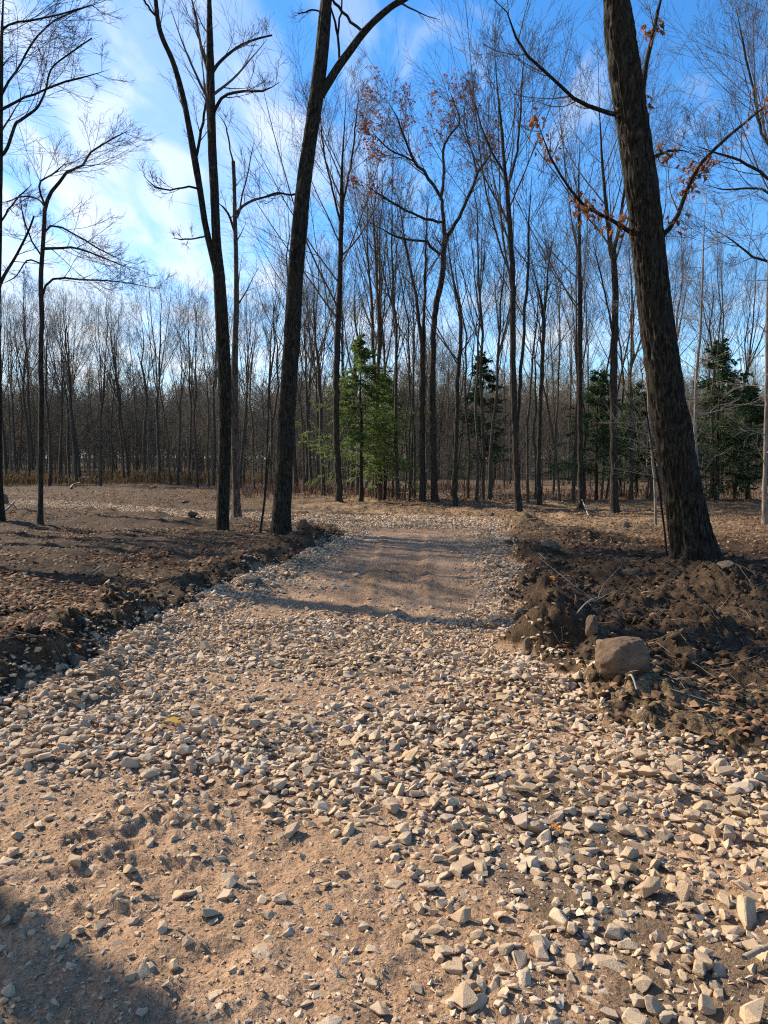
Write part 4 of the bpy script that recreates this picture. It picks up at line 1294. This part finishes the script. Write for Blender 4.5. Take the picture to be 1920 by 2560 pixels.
# ------------------------------------------------------------------ trees of the wood: eight kinds, then copies
def proto_tree(seed, H=20.0, r0=.19, fork=.45, nlead=2, levels=(5, 4, 3), nl=11, ln=4.2, lean=.03, rmin=.0042, sides=8):
    rng = np.random.default_rng(seed)
    n = 16
    t = np.linspace(0, 1, n)
    w = np.cumsum(rng.normal(0, .16, (n, 2)), 0) * t[:, None] ** .5
    P = np.stack([w[:, 0] + lean * H * t * rng.normal(), w[:, 1] + lean * H * t * rng.normal(), t * H - .15 * (t == 0)], 1)
    Rr = r0 * np.where(t < fork, 1 - .35 * t / fork, .65 * (1 - (t - fork) / (1 - fork) * .93))
    stems = [(P, Rr, nl, fork * .85, ln)]
    for k in range(nlead):
        f = fork + rng.uniform(0, .12)
        i = int(f * (n - 1))
        p, r = sprout(rng, P[None, i:i + 2], Rr[None, i:i + 2], 1, 0.1, .9, lambda t, pl: np.full_like(t, (1 - f) * H * .85), .36, 12, .72, .05, .035, .012)
        stems.append((p[0], r[0], int(nl * .5), .2, ln * .7))
    v, q, tt = bark_tube(P, Rr, sides, seed, 0.0, 0.35)
    acc = Acc()
    for s in stems[1:]:
        a, b = tubes(s[0][None], s[1][None], 6)
        acc.add(a, b)
    tr = make_mesh('trunk', v, q, tt)
    lv = crown_levels(rng, stems, dict(n2=levels[0], n3=levels[1], n4=levels[2], k3=3, k4=2, rmin=rmin, a1=.66, up1=.075, up2=.05, r1=.42, broom=.74, w1=.05, w=.05))
    for p, r, s in lv:
        a, b = tubes(p, r, s)
        acc.add(a, b)
    tr.materials.append(M_bark_wood)
    cr = acc.mesh('crown', True)
    cr.materials.append(M_twig)
    return tr, cr


PROTO = [proto_tree(200, fork=.5, nlead=2), proto_tree(201, fork=.42, nlead=3), proto_tree(202, fork=.58, nlead=1), proto_tree(203, fork=.48, nlead=2, lean=.05),
         proto_tree(204, r0=.14, fork=.55, nlead=1, nl=11, ln=3.0), proto_tree(205, r0=.12, fork=.6, nlead=1, nl=10, ln=2.6),
         proto_tree(206, fork=.38, nlead=3, ln=4.8), proto_tree(207, r0=.1, fork=.65, nlead=0, nl=12, ln=2.2, lean=.06)]
_first = {}


def put_tree(k, x, y, H, rz, label, group, fat=1.0, name='bare_tree'):
    z = float(terrain(np.array([x]), np.array([y]))[0])
    tr, cr = PROTO[k]
    s = H / 20.0
    if k not in _first:
        root = link(name, None)
        a, b = link('trunk', tr, root), link('crown', cr, root)
        _first[k] = (root, a, b)
    else:
        r0, a0, b0 = _first[k]
        root, a, b = r0.copy(), a0.copy(), b0.copy()
        for o in (root, a, b):
            sc.collection.objects.link(o)
        a.parent = root
        b.parent = root
    root.location = (x, y, z - .05)
    root.rotation_euler = (rnd.gauss(0, .028), rnd.gauss(0, .028), rz)
    root.scale = (s * fat, s * fat, s)
    tag(root, label, 'tree', group)
    return root


kinds_thick, kinds_thin = (0, 1, 2, 3, 6), (4, 5, 7)
# landmarks the trees of a row are told by: base pixel and short description
MARKS = ((100, 'the slim lace-branched tree'), (555, 'the double-stemmed dark tree'), (705, 'the leaning forked tree'), (850, 'the broom-crowned tree'), (903, 'the bright green hemlock'),
         (1087, 'the curving russet-leaved oak'), (1298, 'the tall twin-stemmed tree'), (1453, 'the ruler-straight grey tree'), (1537, 'the mossy-footed dark tree'),
         (1737, 'the thick leaning oak'), (1912, 'the pale border beech'))
ORD = ('first', 'second', 'third', 'fourth', 'fifth', 'sixth', 'seventh', 'eighth', 'ninth', 'tenth', 'eleventh', 'twelfth', 'thirteenth', 'fourteenth')


def row_labels(xs, text):
    """One label for each trunk of a row: counted from the landmark nearest to it."""
    near = [min(range(len(MARKS)), key=lambda m: abs(MARKS[m][0] - x)) for x in xs]
    out = []
    for x, m in zip(xs, near):
        mx = MARKS[m][0]
        side = x > mx
        rank = sum(1 for x2, m2 in zip(xs, near) if m2 == m and (x2 > mx) == side and abs(x2 - mx) < abs(x - mx))
        out.append(text(x) + ', ' + ORD[rank] + (' to the right of ' if side else ' to the left of ') + MARKS[m][1])
    return out


# row at the back of the clearing on the left
GL = 'bare trees along the back of the clearing'
ROWL = ((15, 1214, 1), (38, 1210, 1), (52, 1207, 0), (74, 1213, 1), (84, 1209, 1), (112, 1206, 0), (125, 1216, 1), (150, 1215, 1), (176, 1210, 1), (193, 1212, 1),
                                     (200, 1211, 1), (236, 1206, 0), (251, 1217, 1), (279, 1214, 0), (310, 1213, 1), (323, 1212, 1), (397, 1213, 1), (411, 1207, 0), (427, 1217, 0), (444, 1217, 1),
                                     (474, 1215, 1), (493, 1221, 1), (523, 1220, 0), (534, 1217, 1), (600, 1222, 1), (636, 1228, 0), (344, 1205, 0), (362, 1207, 1))
_tk = {r[0]: r[2] for r in ROWL}
LABS = row_labels([r[0] for r in ROWL], lambda x: ('stout' if _tk[x] else 'spindly') + ' tree of the clearing\'s back row')
for i, (px, py, thick) in enumerate(ROWL):
    d = gr(px, py)[1]
    x = at(px, py, d)[0]
    top = rnd.uniform(700, 800) + (60 if not thick else 0)
    H = CAMH + (HOR - top) / FPX * d
    k = rnd.choice(kinds_thick if thick else kinds_thin)
    put_tree(k, x, d, H, rnd.uniform(0, 6.28),
             LABS[i], GL, rnd.uniform(.75, 1.0))
# trunks between the measured trees, centre and right
ROWF = ((661, 1236, 8), (678, 1235, 9), (742, 1246, 12), (763, 1230, 10), (779, 1244, 9), (808, 1246, 11), (819, 1240, 6), (837, 1243, 5), (868, 1240, 6), (896, 1254, 11),
                                 (935, 1252, 11), (950, 1256, 11), (963, 1262, 5), (981, 1258, 6), (995, 1259, 9), (1010, 1258, 6), (1023, 1261, 5), (1037, 1259, 8), (1126, 1250, 6), (1170, 1267, 8),
                                 (1190, 1264, 7), (1208, 1265, 10), (1222, 1263, 10), (1228, 1260, 4), (1320, 1267, 7), (1338, 1262, 8), (1401, 1265, 6), (1434, 1267, 9), (1463, 1262, 8), (1502, 1262, 7),
                                 (1552, 1258, 7), (1577, 1266, 12), (1616, 1262, 5), (1629, 1267, 10), (1654, 1262, 6), (1772, 1264, 6), (1781, 1266, 8), (1793, 1262, 6), (1834, 1262, 9), (1874, 1263, 6))
_tk = {r[0]: r[2] for r in ROWF}
LABS = row_labels([r[0] for r in ROWF], lambda x: ('sturdy' if _tk[x] >= 9 else 'thin') + ' tree of the wood\'s front rank')
for i, (px, py, w) in enumerate(ROWF):
    d = gr(px, py)[1] * rnd.uniform(1.02, 1.18)
    x = at(px, py, d)[0]
    k = rnd.choice(kinds_thick if w >= 9 else kinds_thin)
    r_want = w / FPX * d * .5
    r_have = (.19 if w >= 9 else .12)
    H = rnd.uniform(12.5, 17.5) if w >= 9 else rnd.uniform(8.5, 14)
    put_tree(k, x, d, H, rnd.uniform(0, 6.28), LABS[i], 'front rank trees of the wood',
             float(np.clip(r_want / (r_have * H / 20), .6, 1.3)))
# deeper trees
n_forest = 0
tries = 0
spots = []
while n_forest < 100 and tries < 6000:
    tries += 1
    y = 38 + 95 * rnd.random() ** 1.1
    x = (rnd.random() * 2 - 1) * 0.56 * y
    pxx = 960 + x / y * FPX
    ymin = 84 if pxx < 540 else (84 - (pxx - 540) / 160 * 46 if pxx < 700 else 38)
    if y < ymin or any((x - a) ** 2 + (y - b) ** 2 < 3.2 for a, b in spots):
        continue
    spots.append((x, y))
    thick = rnd.random() < .5
    k = rnd.choice(kinds_thick if thick else kinds_thin)
    where = 'left behind the clearing' if pxx < 700 else ('in the middle behind the hemlocks' if pxx < 1350 else 'on the right behind the oak')
    put_tree(k, x, y, rnd.uniform(13, 18) if thick else rnd.uniform(9, 14), rnd.uniform(0, 6.28),
             ('stout' if thick else 'slim') + ' bare tree deep in the wood ' + where, 'deep wood trees ' + ('stout ' if thick else 'slim ') + where, rnd.uniform(.55, .9))
    n_forest += 1
# trees standing just outside the left border, whose long shadows cross the road
for (x, y, H, k, f) in ((-12.5, 15.45, 19, 2, 1.6), (-9.6, 8.42, 18, 0, 1.4), (-17, 23.6, 18, 5, 2.0), (-20, 28, 19, 4, 1.2), (-18.5, 24.6, 18, 4, 1.9), (-21.5, 31.5, 19, 2, 1.0), (-15.0, 19.6, 15, 7, 2.4), (-16, 25.0, 17, 5, 2.2)):
    tb = put_tree(k, x, y, H, 1.0, 'bare tree just beyond the left picture border casting a long shadow', 'trees beyond the left border', f)
    tb.rotation_euler = (0, 0, 1.0)


# far wood and brush
def far_wood():
    """One mass of woodland: three sorts of bare tree set out on points by geometry nodes."""
    rng = np.random.default_rng(55)
    srcs = []
    for k in range(3):
        P = np.stack([np.cumsum(rng.normal(0, .08, 8)), np.cumsum(rng.normal(0, .08, 8)), np.linspace(-.4, (15.5, 14, 7)[k], 8)], 1)
        Rr = (.17, .15, .06)[k] * (1 - np.linspace(0, .92, 8))
        acc = Acc()
        v, q = tubes(P[None], Rr[None], 6)
        acc.add(v, q)
        for p, r, sd in crown_levels(rng, [(P, Rr, 16, (.12, .2, .03)[k], (4.4, 4.0, 3.2)[k])], dict(n2=6, n3=4, n4=3, k3=3, k4=2, rmin=.010, a1=.72, up1=.07, broom=.7)):
            v, q = tubes(p, r, 3)
            acc.add(v, q)
        me = acc.mesh('far_tree')
        me.materials.append(M_far)
        srcs.append(bpy.data.objects.new('far_tree', me))
    n = 2300
    y = 92 + 190 * rng.random(n) ** .9
    x = rng.uniform(-.75, .75, n) * y
    z = terrain(x, y)
    me = bpy.data.meshes.new('far_woods')
    me.vertices.add(n)
    me.vertices.foreach_set('co', np.stack([x, y, z], 1).astype(np.float32).ravel())
    for nm, val in (('turn', rng.uniform(0, 6.28, n)), ('size', rng.uniform(.7, 1.08, n)), ('sort', rng.integers(0, 3, n).astype(float))):
        me.attributes.new(nm, 'FLOAT', 'POINT').data.foreach_set('value', val.astype(np.float32))
    o = link('far_woods', me)
    tag(o, 'grey mass of bare woodland far behind the nearer trees', kind='stuff')
    ng = bpy.data.node_groups.new('far_woods', 'GeometryNodeTree')
    ng.interface.new_socket('Geometry', in_out='INPUT', socket_type='NodeSocketGeometry')
    ng.interface.new_socket('Geometry', in_out='OUTPUT', socket_type='NodeSocketGeometry')
    nd, ln = ng.nodes, ng.links
    gi, go = nd.new('NodeGroupInput'), nd.new('NodeGroupOutput')
    jn = nd.new('GeometryNodeJoinGeometry')

    def named(nm):
        a = nd.new('GeometryNodeInputNamedAttribute')
        a.data_type = 'FLOAT'
        a.inputs['Name'].default_value = nm
        return a.outputs[0]
    rot = nd.new('ShaderNodeCombineXYZ')
    ln.new(named('turn'), rot.inputs[2])
    for k in range(3):
        cmp = nd.new('FunctionNodeCompare')
        cmp.data_type = 'FLOAT'
        cmp.operation = 'EQUAL'
        ln.new(named('sort'), cmp.inputs[0])
        cmp.inputs[1].default_value = float(k)
        cmp.inputs['Epsilon'].default_value = .1
        oi = nd.new('GeometryNodeObjectInfo')
        oi.inputs['Object'].default_value = srcs[k]
        oi.inputs['As Instance'].default_value = True
        ip = nd.new('GeometryNodeInstanceOnPoints')
        ln.new(gi.outputs[0], ip.inputs['Points'])
        ln.new(cmp.outputs[0], ip.inputs['Selection'])
        ln.new(oi.outputs['Geometry'], ip.inputs['Instance'])
        ln.new(rot.outputs[0], ip.inputs['Rotation'])
        ln.new(named('size'), ip.inputs['Scale'])
        ln.new(ip.outputs[0], jn.inputs[0])
    ln.new(jn.outputs[0], go.inputs[0])
    o.modifiers.new('set_out', 'NODES').node_group = ng


def undergrowth():
    rng = np.random.default_rng(56)
    acc = Acc()
    n = 480
    y = 40 + 60 * rng.random(n)
    x = rng.uniform(-.56, .56, n) * y
    pxx = 960 + x / y * FPX
    keep = ~((pxx < 620) & (y < 80))
    x, y = x[keep], y[keep]
    n = len(x)
    z = terrain(x, y)
    H = rng.uniform(2, 7.5, n)
    t = np.linspace(0, 1, 5)
    P = np.stack([x[:, None] + rng.normal(0, .25, (n, 5)) * t, y[:, None] + rng.normal(0, .25, (n, 5)) * t, z[:, None] + H[:, None] * t - .1], -1)
    Rr = (rng.uniform(.012, .035, n)[:, None]) * (1 - .8 * t)[None]
    v, q = tubes(P, Rr, 3)
    acc.add(v, q)
    p1, r1 = sprout(rng, P, Rr, 7, .2, .98, lambda t, pl: pl * .3, .75, 4, .6, .08, .12, .008)
    v, q = tubes(p1, r1, 3)
    acc.add(v, q)
    p2, r2 = sprout(rng, p1, r1, 4, .1, 1, lambda t, pl: pl * .5, .6, 2, .6, .06, .1, .006)
    v, q = tubes(p2, r2, 3)
    acc.add(v, q)
    tag(link('undergrowth', acc.mesh('undergrowth'), None, M_twig), 'thin grey saplings and twiggy undergrowth between the trunks', kind='stuff')


def brush(name, label, mat, spots, n, h, w, seed):
    """Bushy mass of narrow dead fronds. spots: function(rng, n) -> x, y."""
    rng = np.random.default_rng(seed)
    x, y = spots(rng, n)
    z = terrain(x, y)
    hh = h * (0.12 + 1.25 * sst(.3, .85, vn2(x * .3, y * .3, seed)) * (.6 + .5 * vn2(x * 1.3, y * 1.3, seed + 1))) * rng.uniform(.5, 1.1, n)
    a = rng.uniform(0, 6.28, n)
    lean = rng.uniform(.1, .7, n) * hh
    P = np.stack([np.stack([x, y, z], -1), np.stack([x + np.cos(a) * lean * .35, y + np.sin(a) * lean * .35, z + hh * .65], -1),
                  np.stack([x + np.cos(a) * lean, y + np.sin(a) * lean, z + hh * rng.uniform(.7, 1.0, n)], -1)], 1)
    side = np.stack([-np.sin(a), np.cos(a), np.zeros(n)], -1)[:, None] * (np.array([.25, 1, .1])[None, :, None] * w * rng.uniform(.5, 1.3, n)[:, None, None])
    V = np.concatenate([P + side, P - side], 1)
    b = np.arange(n)[:, None] * 6
    q = np.concatenate([b + np.array([[0, 1, 4, 3]]), b + np.array([[1, 2, 5, 4]])])
    tag(link(name, make_mesh(name, V, q, None, False), None, mat), label, kind='stuff')


far_wood()
undergrowth()
brush('dead_bracken', 'golden brown dead bracken along the back of the clearing', M_fern, lambda r, n: (r.uniform(-46, -9, n), 66 + 20 * r.random(n)), 9000, 1.25, .05, 61)
brush('russet_brush', 'low russet brush at the foot of the wood', M_brush, lambda r, n: (r.uniform(-9, 22, n), 37.5 + 22 * r.random(n) ** 1.2), 9000, .8, .022, 62)


# ------------------------------------------------------------------ hemlocks
def hemlock(label, px, py, H, spread, mat, seed, low=.1, dense=1.0, d=None):
    rng = np.random.default_rng(seed)
    d = d or gr(px, py)[1]
    b = at(px, py, d)
    b[2] = float(terrain(b[:1], b[1:2])[0]) - .05
    root = link('hemlock_tree', None)
    root.location = b
    tag(root, label, 'tree')
    n = 12
    t = np.linspace(0, 1, n)
    P = np.stack([rng.normal(0, .03, n), rng.normal(0, .03, n), t * H], 1)
    Rr = .014 * H * (1 - .93 * t)
    v, q, tt = bark_tube(P, Rr, 9, seed, 0, .35)
    link('trunk', make_mesh('trunk', v, q, tt), root, M_bark)
    nb = int(115 * dense)
    p1, r1 = sprout(rng, P[None], Rr[None], nb, low, .99, lambda t, pl: spread * (1.03 - t) ** .9 * (.55 + .7 * rng.random(len(t))), 1.45, 7, .28, -.02, .06, .008, flat=.4)
    p2, r2 = sprout(rng, p1, r1, 14, .15, 1.0, lambda t, pl: np.maximum(pl * .42 * (1.1 - t), .18), .85, 4, .5, -.035, .08, .004, flat=.85)
    acc = Acc()
    for p, r, s in ((p1, r1, 5), (p2, r2, 3)):
        v, q = tubes(p, r, s)
        acc.add(v, q)
    br = link('branches', acc.mesh('branches'), root, M_twig)
    # needle sprays: short flat slivers set along the side twigs
    k = int(24 * dense) + 4
    M = len(p2)
    tt_ = rng.random((M, k)) * 2.99
    ii = tt_.astype(int)
    fr = (tt_ - ii)[..., None]
    mi = np.arange(M)[:, None]
    pos = (p2[mi, ii] * (1 - fr) + p2[mi, ii + 1] * fr).reshape(-1, 3)
    dr = normalize(p2[mi, ii + 1] - p2[mi, ii]).reshape(-1, 3)
    K = len(pos)
    dr = normalize(dr + rng.normal(0, .45, (K, 3)) * np.array([1, 1, .45]))
    sd = normalize(np.cross(dr, np.array([0, 0, 1.]) + rng.normal(0, .35, (K, 3))))
    L, W = rng.uniform(.08, .19, K)[:, None], rng.uniform(.009, .021, K)[:, None]
    V = np.stack([pos, pos + dr * L * .5 + sd * W, pos + dr * L - np.array([0, 0, .03]), pos + dr * L * .5 - sd * W], 1)
    q = np.arange(K * 4).reshape(-1, 4)
    o = link('needles', make_mesh('needles', V, q, None, False), root, mat)
    tag(o, kind='stuff')
    return root


hemlock('bright green feathery hemlock in the middle, right of the broom-crowned tree', 903, 1250, 7.4, 3.7, M_needle, 71, .2, .95, d=35)
hemlock('smaller green hemlock overlapping the right side of the bright feathery one', 962, 1252, 6.0, 3.2, M_needle, 72, .2, .7, d=37)
hemlock('thin see-through hemlock between the curving oak and the twin-stemmed tree', 1205, 1255, 7.4, 2.8, M_needle_dark, 73, .25, .7, d=39)
hemlock('spread dark green hemlock left of the mossy-footed tree', 1490, 1258, 6.2, 3.1, M_needle_dark, 74, .22, .9, d=37)
hemlock('dense dark hemlock showing just left of the leaning oak', 1590, 1258, 5.8, 3.0, M_needle_dark, 75, .2, .9, d=39)
hemlock('largest dense dark hemlock right of the leaning oak', 1790, 1262, 7.4, 4.2, M_needle_dark, 76, .1, 1.05, d=36)
hemlock('low dark hemlock at the far right beside the pale beech', 1868, 1260, 5.4, 3.2, M_needle_dark, 77, .14, 1.0, d=37)


# ------------------------------------------------------------------ boulders and single rocks
def rock_mesh(seed, sx, sy, sz, cuts=9, rough=.06, sub=5, planes=()):
    r = random.Random(seed)
    bm = bmesh.new()
    bmesh.ops.create_icosphere(bm, subdivisions=sub, radius=1.0)
    V = np.array([v.co[:] for v in bm.verts])
    T = np.array([[v.index for v in f.verts] for f in bm.faces])
    bm.free()
    for _ in range(cuts):
        nrm = np.array([r.gauss(0, 1), r.gauss(0, 1), r.gauss(0, .9)])
        nrm /= np.linalg.norm(nrm)
        h = r.uniform(.48, .80)
        dd = V @ nrm - h
        V = V - np.where(dd > 0, dd * .88, 0)[:, None] * nrm
    for (a, b_, c, h) in planes:
        nrm = np.array([a, b_, c]) / math.sqrt(a * a + b_ * b_ + c * c)
        dd = V @ nrm - h
        V = V - np.where(dd > 0, dd * .68, 0)[:, None] * nrm
    nn = vn3(V[:, 0] * 2.2 + 9, V[:, 1] * 2.2, V[:, 2] * 2.2, seed) - .5
    n2 = vn3(V[:, 0] * 7, V[:, 1] * 7 + 5, V[:, 2] * 7, seed + 1) - .5
    cr = np.abs(vn3(V[:, 0] * 1.7 + 3, V[:, 1] * 1.7, V[:, 2] * 2.6 + 1, seed + 9) - .5)
    V = V * (1 + rough * 2.4 * nn + rough * 1.3 * n2 - .05 * (1 - sst(0, .035, cr)))[:, None]
    return make_mesh('rock', V * np.array([sx, sy, sz]), None, T, True)


def rock(name, label, px, py, w, hgt, mat, seed, sink=.3, rz=None, depth=.8, tilt=0.0, d=None, cuts=9, planes=()):
    """px, py: foot of the rock; w and hgt in photo pixels."""
    p = hit(px, py)
    Y = p[1]
    m = Y / FPX
    sx, sz = w * m * .5, hgt * m / (2 - 2 * sink)
    x, y = p[0], Y + sx * depth * .7
    z = float(terrain(np.array([x]), np.array([y]))[0])
    o = link(name, rock_mesh(seed, sx, sx * depth, sz, cuts, planes=planes), None, mat)
    # rest on the soil as it lies there, its foot sunk in
    o.location = (x, y, min(z, p[2]) + sz * (1 - 2 * sink))
    o.rotation_euler = (tilt, tilt * .5, rz if rz is not None else rnd.uniform(-.4, .4))
    return tag(o, label, 'boulder' if name == 'boulder' else 'rock')


rock('boulder', 'big pinkish granite boulder half sunk in the torn soil right of the road', 1567, 1690, 150, 104, M_boulder, 401, .24, .1, .8, cuts=0,
     planes=((-.12, 0, 1, .62), (1, .1, .12, .78), (-.8, -.3, .75, .72), (.15, -1, .3, .70), (-.9, .1, -.1, .85), (.6, -.6, .6, .86)))
rock('rock', 'upright wedge-shaped rock behind the soil mound and the big boulder', 1484, 1590, 46, 52, M_boulder, 402, .2, .3)
rock('rock', 'rounded grey rock in the flank of the soil mound at the road edge', 1325, 1628, 38, 34, M_rock, 403, .25)
rock('rock', 'broad grey rock half buried in dark soil right of the road', 1380, 1378, 56, 30, M_rock, 404, .3)
rock('rock', 'flat slab rock lying in the soil left of the leaning oak', 1580, 1436, 54, 16, M_rock, 405, .35)
rock('rock', 'tan rock on the ground right behind the leaning oak', 1797, 1384, 34, 20, M_boulder, 406, .3)
rock('rock', 'dark round-backed rock at the right foot of the leaning oak', 1822, 1428, 54, 26, M_rock, 407, .3)
rock('rock', 'small pale oval stone on bare soil right of the boulder', 1853, 1686, 22, 16, M_boulder, 408, .25)
rock('rock', 'angular tan rock at the gravel edge below the boulder', 1485, 1752, 32, 22, M_boulder, 409, .25)
rock('rock', 'large brown rock on the left berm above the loose gravel', 618, 1460, 66, 30, M_rock, 410, .3)
rock('rock', 'long flat brown rock lying on the left berm', 506, 1500, 58, 20, M_rock, 411, .3, .5)
rock('rock', 'grey soil-stained rock in the left berm where the gravel starts', 186, 1670, 62, 44, M_rock, 412, .25)
rock('rock', 'small grey cobble between the left berm and the gravel', 394, 1556, 22, 19, M_rock, 413, .25)
rock('rock', 'reddish round stone just right of the forked dark tree', 752, 1317, 34, 20, M_boulder, 414, .3)
rock('rock', 'squat grey rock beside the distant gravel track on the left', 480, 1291, 32, 18, M_rock, 415, .25)
rock('rock', 'low brown stone on the far side of the distant gravel track', 462, 1258, 22, 8, M_rock, 416, .3)
rock('boulder', 'blue-grey boulder at the left picture border by the distant track', 8, 1260, 24, 26, M_rock, 417, .2)
rock('rock', 'dark stone at the far road edge below the twin-stemmed tree', 1232, 1292, 14, 12, M_rock, 418, .25)
rock('rock', 'brown stone in dry leaves on the right, before the mossy-footed tree', 1570, 1318, 24, 14, M_rock, 419, .3)


# ------------------------------------------------------------------ fallen branches, odd pieces, single leaves
def stick(name, label, cat, pts, mat, lift=.02, seed=0, twigs=0):
    """pts: photo pixels on the ground (px, py, width_px, height above ground)."""
    pl = []
    for (px, py, w, hh) in pts:
        p = hit(px, py)
        z = float(terrain(p[:1], p[1:2])[0]) + hh + lift
        pl.append((p[0], p[1], z, w / FPX * p[1] * .5))
    c = catmull(np.array(pl), 24)
    base = c[0, :3].copy()
    c[:, :3] -= base
    c[:, :3] += np.random.default_rng(seed).normal(0, .1, (24, 3)) * c[:, 3:4]
    v, q, t = bark_tube(c[:, :3], c[:, 3], 8, seed, .0, 0)
    acc = Acc()
    acc.add(v, q, t)
    if twigs:
        p, r = sprout(np.random.default_rng(seed), c[None, :, :3], c[None, :, 3], twigs, .3, 1, lambda t, pl: pl * .35, .7, 4, .6, .04, .1, .002)
        a, b = tubes(p, r, 4)
        acc.add(a, b)
    o = link(name, acc.mesh(name), None, mat, base)
    return tag(o, label, cat)


stick('fallen_branch', 'forked bare branch on dark soil behind the wedge rock', 'branch', [(1442, 1546, 4, .02), (1470, 1530, 4, .06), (1500, 1518, 3, .08)], M_stick, seed=1, twigs=3)
stick('fallen_branch', 'dark stub of a branch poking from the right berm onto the gravel', 'branch', [(1262, 1490, 7, .04), (1285, 1500, 8, .05), (1305, 1506, 8, .03)], M_bark, seed=2)
stick('fallen_branch', 'grey stick slanting up out of the right berm at the bend', 'branch', [(1296, 1380, 4, .0), (1276, 1358, 4, .1), (1258, 1340, 3, .2)], M_stick, seed=3)
stick('fallen_branch', 'pale grey stick on the leaf litter left of the berm', 'branch', [(212, 1452, 6, .01), (232, 1438, 6, .02), (250, 1424, 5, .02)], M_stick, seed=4)
stick('fallen_branch', 'weathered branch at the right picture border among the stones', 'branch', [(1860, 2430, 16, .02), (1895, 2415, 15, .03), (1935, 2400, 14, .03)], M_stick, seed=5)
stick('fallen_branch', 'whitish bent branch lying at the back of the clearing', 'branch', [(176, 1222, 4, .05), (184, 1216, 4, .15), (200, 1214, 4, .2)], M_twig_light, seed=6)
stick('fallen_branch', 'sawn pale branches heaped at the left border by the track', 'branch', [(8, 1284, 5, .05), (22, 1278, 5, .1), (38, 1270, 4, .25)], M_twig_light, seed=7, twigs=4)
M_orange = flat_material('orange_plastic', (0.55, 0.16, 0.07), (0.65, 0.22, 0.12), 3)
stick('marker_stake', 'small orange stake lying on the open ground at the back of the clearing', 'stake', [(376, 1221, 4, .02), (384, 1218, 4, .04), (391, 1215, 4, .08)], M_orange, seed=8)
stick('fallen_branch', 'pale stick leaning at the foot of the far trees right of centre', 'branch', [(1472, 1292, 4, .0), (1462, 1282, 3, .2), (1452, 1268, 3, .4)], M_twig_light, seed=9)
stick('fallen_branch', 'curved root end sticking up before the big boulder', 'branch', [(1562, 1706, 4, .0), (1578, 1716, 5, .04), (1592, 1734, 5, .0)], M_stick, seed=10)

M_yellow = flat_material('yellow_maple_leaf', (0.62, 0.42, 0.10), (0.72, 0.52, 0.16), 12, .7, .2)
M_orange_leaf = flat_material('orange_leaf', (0.50, 0.16, 0.03), (0.66, 0.27, 0.05), 12, .7, .2)


def one_leaf(label, px, py, size, mat, rz, tilt):
    p = hit(px, py)
    z = float(p[2])
    V, T = leaf_shape(.3)
    o = link('leaf', make_mesh('leaf', V - np.array([0, .5, 0]), None, T, False), None, mat)
    o.location = (p[0], p[1], z + .05)
    o.rotation_euler = (tilt, .2, rz)
    o.scale = (size * 1.3, size, size)
    tag(o, label, 'leaf')


one_leaf('pale yellow leaf lying on the gravel at left', 430, 1825, .14, M_yellow, 2.6, .5)
one_leaf('small orange leaf on the soil of the left berm', 195, 1632, .07, M_orange_leaf, 1.0, .2)
one_leaf('rust red leaf on dark soil right of the road', 1378, 1458, .12, M_orange_leaf, .3, .4)
one_leaf('dark red leaf in the muddy patch among the stones', 1386, 2098, .06, M_orange_leaf, .8, .3)
print('leaves', _nleaf, 'forest', n_forest, 'objects', len(sc.objects))
for m in sorted(bpy.data.meshes, key=lambda m: -len(m.loops))[:14]:
    print('  mesh', m.name, len(m.loops) - 2 * len(m.polygons))
print('total tris', sum(len(m.loops) - 2 * len(m.polygons) for m in bpy.data.meshes))
